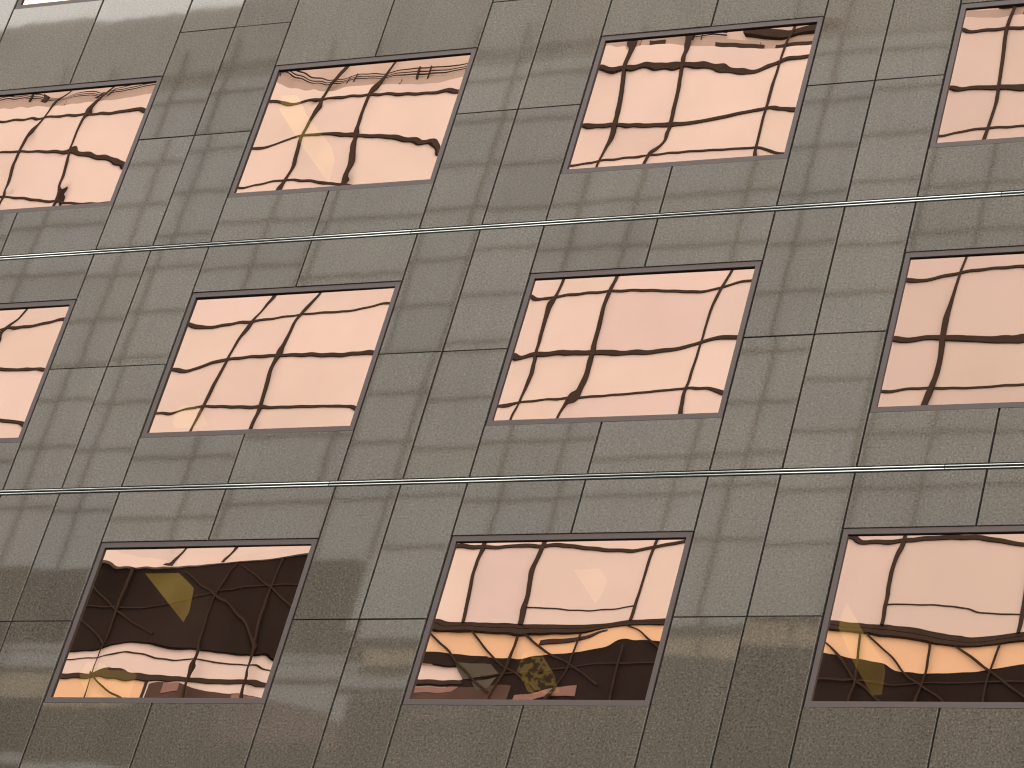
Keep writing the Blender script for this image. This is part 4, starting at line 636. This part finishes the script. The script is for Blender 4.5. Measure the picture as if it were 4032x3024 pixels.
GLOW = 0.26  # strength of the added glow
L1, L2, L3 = glow_mat(GLOW * 1.0), glow_mat(GLOW * 1.0), glow_mottled(GLOW * 0.7)
glow([(0.752, 0.908), (0.798, 0.905), (0.849, 0.831), (0.959, 0.716), (0.98, 0.672), (0.986, 0.593), (0.861, 0.733), (0.757, 0.857)], 0.7, L1, "long slanting pale yellow lit patch behind the top row window second from left")
glow([(0.786, -0.145), (0.84, -0.151), (0.873, -0.200), (0.838, -0.2055), (0.778, -0.203), (0.777, -0.16)], 0.5, glow_mat(GLOW * 0.6), "faint yellow square lit patch low in the middle row window left of centre")
glow([(0.857, -0.664), (0.956, -0.664), (1.0, -0.697), (1.01, -0.766), (1.003, -0.795)], 0.8, L2, "olive yellow triangular lit patch against the dark braced reflection at bottom left")
glow([(0.802, -0.921), (0.832, -0.928), (0.84, -0.945), (0.922, -0.949), (0.922, -1.01), (0.805, -1.011), (0.77, -0.959), (0.777, -0.925)], 0.5, glow_mat(GLOW * 0.6), "wide yellow lit patch at the foot of the bottom left window, under the olive triangle")
glow([(2.039, -0.669), (2.105, -0.668), (2.124, -0.689), (2.119, -0.726), (2.108, -0.752)], 0.8, glow_mat(GLOW * 0.5), "faint cream wedge shaped lit patch high in the bottom middle window")
glow([(1.969, -0.899), (1.994, -0.888), (2.014, -0.899), (2.049, -0.94), (2.08, -0.994), (2.005, -0.998), (1.988, -0.973), (1.966, -0.954)], 0.8, L3, "mottled yellow and brown lit patch among dark braces")
glow([(2.738, -0.767), (2.764, -0.803), (2.784, -0.834), (2.848, -0.914), (2.855, -0.938), (2.858, -0.994), (2.837, -0.997), (2.786, -0.926), (2.732, -0.833), (2.732, -0.803)], 0.6, glow_mat(GLOW * 0.7), "long yellow sliver shaped lit patch crossing the dark reflected beam at lower right")


# ------------------------------------------------------------------ glazed building across the street (seen in the panes)
glz = empty("glazed_building", "tall pale panelled building with dark mullion grid, mirrored in the copper panes", "building", (ox(1.2), OPP - 10, 0))


def opp_part(mb, name, mat):
    o = mb.build(name, mat, glz)
    o.matrix_parent_inverse = Matrix.Translation(glz.location).inverted()
    return o


UK = [-0.05 + 0.456 * k for k in range(-4, 9)]
MU = sorted([u for k in UK for u in (k, k + 0.155)])
MV = [0.005 + 0.15 * n for n in range(-4, 7)]
VB, VT = -0.62, 0.955           # panelled zone

body = MB()
body.box(-66, 24, -62, OPP - 0.6, 0.13, oz(1.31))
opp_part(body, "wall", M_CONC2)

edges = [MU[0] - 0.3] + MU + [MU[-1] + 0.3]


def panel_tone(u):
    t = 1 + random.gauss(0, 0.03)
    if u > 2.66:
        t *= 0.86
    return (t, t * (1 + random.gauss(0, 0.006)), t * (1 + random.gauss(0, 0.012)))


pr = MB()
for ua, ub in zip(edges[:-1], edges[1:]):
    if ub <= 1.5:
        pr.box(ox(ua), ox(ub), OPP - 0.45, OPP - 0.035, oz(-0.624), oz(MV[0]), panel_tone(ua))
opp_part(pr, "panel_row", M_PALE)
rows_v = [-0.816] + MV + [VT]
for va, vb in zip(rows_v[:-1], rows_v[1:]):
    pr = MB()
    for ua, ub in zip(edges[:-1], edges[1:]):
        if vb < -0.594 and ub <= 1.5:
            continue
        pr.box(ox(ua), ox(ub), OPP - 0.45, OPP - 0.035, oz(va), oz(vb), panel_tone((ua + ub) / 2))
    opp_part(pr, "panel_row", M_PALE)

mul = MB()
for u in MU:
    mul.box(ox(u) - 0.041, ox(u) + 0.041, OPP - 0.04, OPP + 0.006, oz(-0.818 if u > 1.5 else VB), oz(1.10))
opp_part(mul, "mullion", M_MULL)
tr = MB()
for v in MV:
    tr.box(ox(1.5 if v < -0.59 else edges[0]), ox(edges[-1]), OPP - 0.04, OPP + 0.003, oz(v) - 0.044, oz(v) + 0.044)
opp_part(tr, "transom", M_MULL)
wire = MB()
wire.box(ox(1.93), ox(2.23), OPP - 0.035, OPP - 0.012, oz(-0.773) - 0.014, oz(-0.773) + 0.014)
wire.box(ox(2.845), ox(edges[-1]), OPP - 0.035, OPP - 0.012, oz(-0.773) - 0.014, oz(-0.773) + 0.014)
wire.box(ox(edges[0]), ox(1.5), OPP - 0.25, OPP - 0.18, oz(-0.898) - 0.014, oz(-0.898) + 0.014)
opp_part(wire, "cable", M_MULL)

# terrace with fascia, railing and set-back penthouse
fa = MB()
xs = [ox(u) for u in np.arange(edges[0], 3.75, 0.36)]
for a, b_ in zip(xs[:-1], xs[1:]):
    t = 1 + random.gauss(0, 0.04)
    fa.box(a + 0.03, b_ - 0.03, OPP - 0.5, OPP - 0.10, oz(0.955), oz(0.972), (t, t, t))
    fa.box(a + 0.02, b_ - 0.02, OPP - 0.5, OPP - 0.14, oz(0.972), oz(0.990), (t, t, t))
opp_part(fa, "fascia", M_CONC)
sl = MB()
for (ua, ub) in ((2.02, 2.16), (2.195, 2.31), (1.83, 1.88)):
    sl.box(ox(ua), ox(ub), OPP - 0.2, OPP - 0.07, oz(0.957), oz(0.973))
sl.box(ox(2.10), ox(2.36), OPP - 0.2, OPP - 0.05, oz(1.006), oz(1.03))
sl.box(ox(2.80), ox(2.87), OPP - 0.2, OPP - 0.05, oz(1.000), oz(1.05))
opp_part(sl, "louvre", M_MULL)
rail = MB()
for vv, th in ((1.0005, 0.013), (1.009, 0.007), (1.021, 0.014)):
    rail.box(ox(edges[0]), ox(2.05), OPP - 0.14, OPP - 0.11, oz(vv) - th, oz(vv) + th)
for u in np.arange(edges[0] + 0.02, 2.05, 0.205):
    for du in (-0.17, 0.17):
        rail.box(ox(u) + du - 0.018, ox(u) + du + 0.018, OPP - 0.145, OPP - 0.105, oz(0.985), oz(1.026))
opp_part(rail, "railing", M_MULL)
pent = MB()
pent.box(ox(edges[0]), ox(edges[-1]), OPP - 3.0, OPP - 0.20, oz(0.985), oz(1.305))
opp_part(pent, "penthouse", M_CONC2)

# lower storeys: dark braced band on the left, beam, amber strip and dark mass on the right
YA, YB_ = OPP - 0.44, OPP - 0.10


def poly(mb, pts, y1, y0=None):
    mb.prism([(ox(u), oz(v)) for u, v in pts], OPP - 0.46 if y0 is None else y0, OPP + y1)


dk = MB()
poly(dk, [(edges[0], -0.871), (1.5, -0.871), (1.5, -0.622), (edges[0], -0.622)], -0.12)
poly(dk, [(1.81, -0.890), (2.3, -0.888), (2.6, -0.904), (edges[-1], -0.910), (edges[-1], -1.30), (1.76, -1.30), (1.76, -0.96), (1.80, -0.945)], -0.13)
poly(dk, [(1.5, -0.888), (1.86, -0.888), (1.80, -0.912), (1.5, -0.908)], -0.125)
opp_part(dk, "dark_glazing", M_DARKG)
pp = MB()
poly(pp, [(edges[0], -0.952), (1.5, -0.952), (1.5, -0.868), (edges[0], -0.868)], -0.21)
poly(pp, [(0.925, -1.02), (1.5, -1.06), (1.5, -0.952), (0.925, -0.952)], -0.215)
poly(pp, [(1.5, -1.0), (1.80, -1.0), (1.79, -0.91), (1.5, -0.906)], -0.2)
poly(pp, [(edges[0], -1.215), (1.7, -1.215), (1.7, -1.190), (edges[0], -1.190)], -0.19)
poly(pp, [(0.0, -1.10), (0.52, -1.10), (0.52, -1.045), (0.0, -1.045)], -0.2)
opp_part(pp, "lower_panel", M_PALE)
am = MB()
poly(am, [(edges[0], -1.03), (0.925, -1.03), (0.925, -0.95), (edges[0], -0.95)], -0.22)
poly(am, [(1.5, -0.91), (edges[-1], -0.92), (edges[-1], -0.83), (1.5, -0.83)], -0.145)
opp_part(am, "amber_panel", M_AMBER)
bm_ = MB()
poly(bm_, [(edges[0], -0.957), (1.5, -0.957), (1.5, -0.944), (edges[0], -0.944)], -0.17)
poly(bm_, [(1.5, -0.8255), (edges[-1], -0.8255), (edges[-1], -0.811), (1.5, -0.811)], -0.04)
poly(bm_, [(1.5, -0.836), (edges[-1], -0.836), (edges[-1], -0.8262), (1.5, -0.8262)], -0.045)
poly(bm_, [(1.985, -0.861), (2.16, -0.853), (2.16, -0.845), (1.985, -0.850)], -0.10)
poly(bm_, [(1.5, -0.961), (1.80, -0.961), (1.80, -0.950), (1.5, -0.950)], -0.10)
poly(bm_, [(0.922, -1.3), (0.930, -1.3), (0.930, -0.955), (0.922, -0.955)], -0.19)
opp_part(bm_, "beam", M_MULL)
br = MB()
W = 0.055
for (a, b_) in (((0.795, -0.622), (0.795, -1.3)), ((1.072, -0.622), (1.072, -1.3)), ((1.226, -0.622), (1.226, -1.3)), ((0.52, -0.622), (0.52, -1.3)),
                ((0.36, -0.622), (0.36, -1.3)), ((1.925, -0.84), (1.925, -1.3)), ((2.080, -0.84), (2.080, -1.3)), ((2.234, -0.90), (2.234, -1.3)), ((2.388, -0.84), (2.388, -1.3)),
                ((2.635, -0.84), (2.635, -1.3)), ((2.79, -0.84), (2.79, -1.3)), ((2.945, -0.84), (2.945, -1.3)), ((3.1, -0.84), (3.1, -1.3)),
                ((0.92, -0.64), (1.23, -0.862)), ((1.08, -0.64), (1.39, -0.862)), ((0.645, -0.64), (0.93, -0.845)), ((0.50, -0.64), (0.79, -0.86)), ((0.37, -0.64), (0.66, -0.86)),
                ((0.78, -0.945), (0.95, -1.04)),
                ((1.774, -0.815), (2.04, -1.01)), ((1.935, -0.830), (2.19, -1.01)), ((2.215, -0.83), (2.46, -1.01)), ((1.62, -0.79), (1.91, -1.005)),
                ((2.60, -0.775), (2.86, -1.01)), ((2.80, -0.83), (3.03, -1.03)), ((2.99, -0.83), (3.25, -1.03))):
    slant = a[0] != b_[0]
    br.bar((ox(a[0]), oz(a[1])), (ox(b_[0]), oz(b_[1])), W if slant else 0.05, OPP - (0.095 if slant else 0.089), OPP - (0.060 if slant else 0.048))
for (u0, u1, v) in ((-1.9, 1.5, -0.736), (1.86, 3.6, -0.945)):
    br.box(ox(u0), ox(u1), OPP - 0.083, OPP - 0.070, oz(v) - 0.022, oz(v) + 0.022)
opp_part(br, "brace", simple("brown_brace", (0.045, 0.036, 0.029), 0.8, spec=0.06))
ol = MB()
poly(ol, [(1.772, -0.905), (1.873, -0.908), (1.913, -0.942), (1.80, -0.946)], -0.105)
poly(ol, [(1.833, -0.955), (1.91, -0.954), (1.90, -0.985), (1.86, -0.985)], -0.105)
opp_part(ol, "olive_glazing", M_OLIVE)
bw = MB()
poly(bw, [(0.937, -1.2), (1.5, -1.2), (1.5, -1.04), (1.30, -1.000), (1.24, -0.986), (1.18, -0.987), (1.08, -0.976), (1.043, -0.963), (0.98, -0.959), (0.937, -0.964)], -0.19)
poly(bw, [(1.5, -1.2), (1.95, -1.2), (1.95, -0.985), (1.80, -0.968), (1.5, -0.972)], -0.115)
poly(bw, [(1.965, -0.815), (2.0, -0.802), (2.17, -0.795), (2.18, -0.784), (2.215, -0.782), (2.225, -0.776), (2.32, -0.774), (2.32, -0.815)], -0.15)
opp_part(bw, "brick_parapet", M_BROWN)
bk = MB()
poly(bk, [(0.977, -0.990), (1.046, -0.991), (1.043, -0.963), (0.979, -0.961)], -0.17)
poly(bk, [(1.185, -1.12), (1.5, -1.12), (1.5, -1.04), (1.31, -1.003), (1.24, -0.989), (1.19, -0.991)], -0.17)
poly(bk, [(1.5, -0.985), (1.784, -0.983), (1.795, -0.968), (1.5, -0.974)], -0.105)
poly(bk, [(1.972, -1.04), (2.13, -1.04), (2.13, -1.012), (1.972, -1.016)], -0.105)
poly(bk, [(1.7, -1.04), (1.85, -1.04), (1.86, -1.014), (1.7, -1.012)], -0.105)
poly(bk, [(2.03, -0.812), (2.165, -0.812), (2.165, -0.797), (2.035, -0.803)], -0.14)
poly(bk, [(2.23, -0.800), (2.285, -0.797), (2.295, -0.780), (2.235, -0.782)], -0.14)
opp_part(bk, "brick_panel", M_BRICK)
lg = MB()
lg.box(-66, 24, OPP - 0.5, OPP - 0.3, 0.2, oz(-1.02))
opp_part(lg, "lower_glazing", M_DARKG)
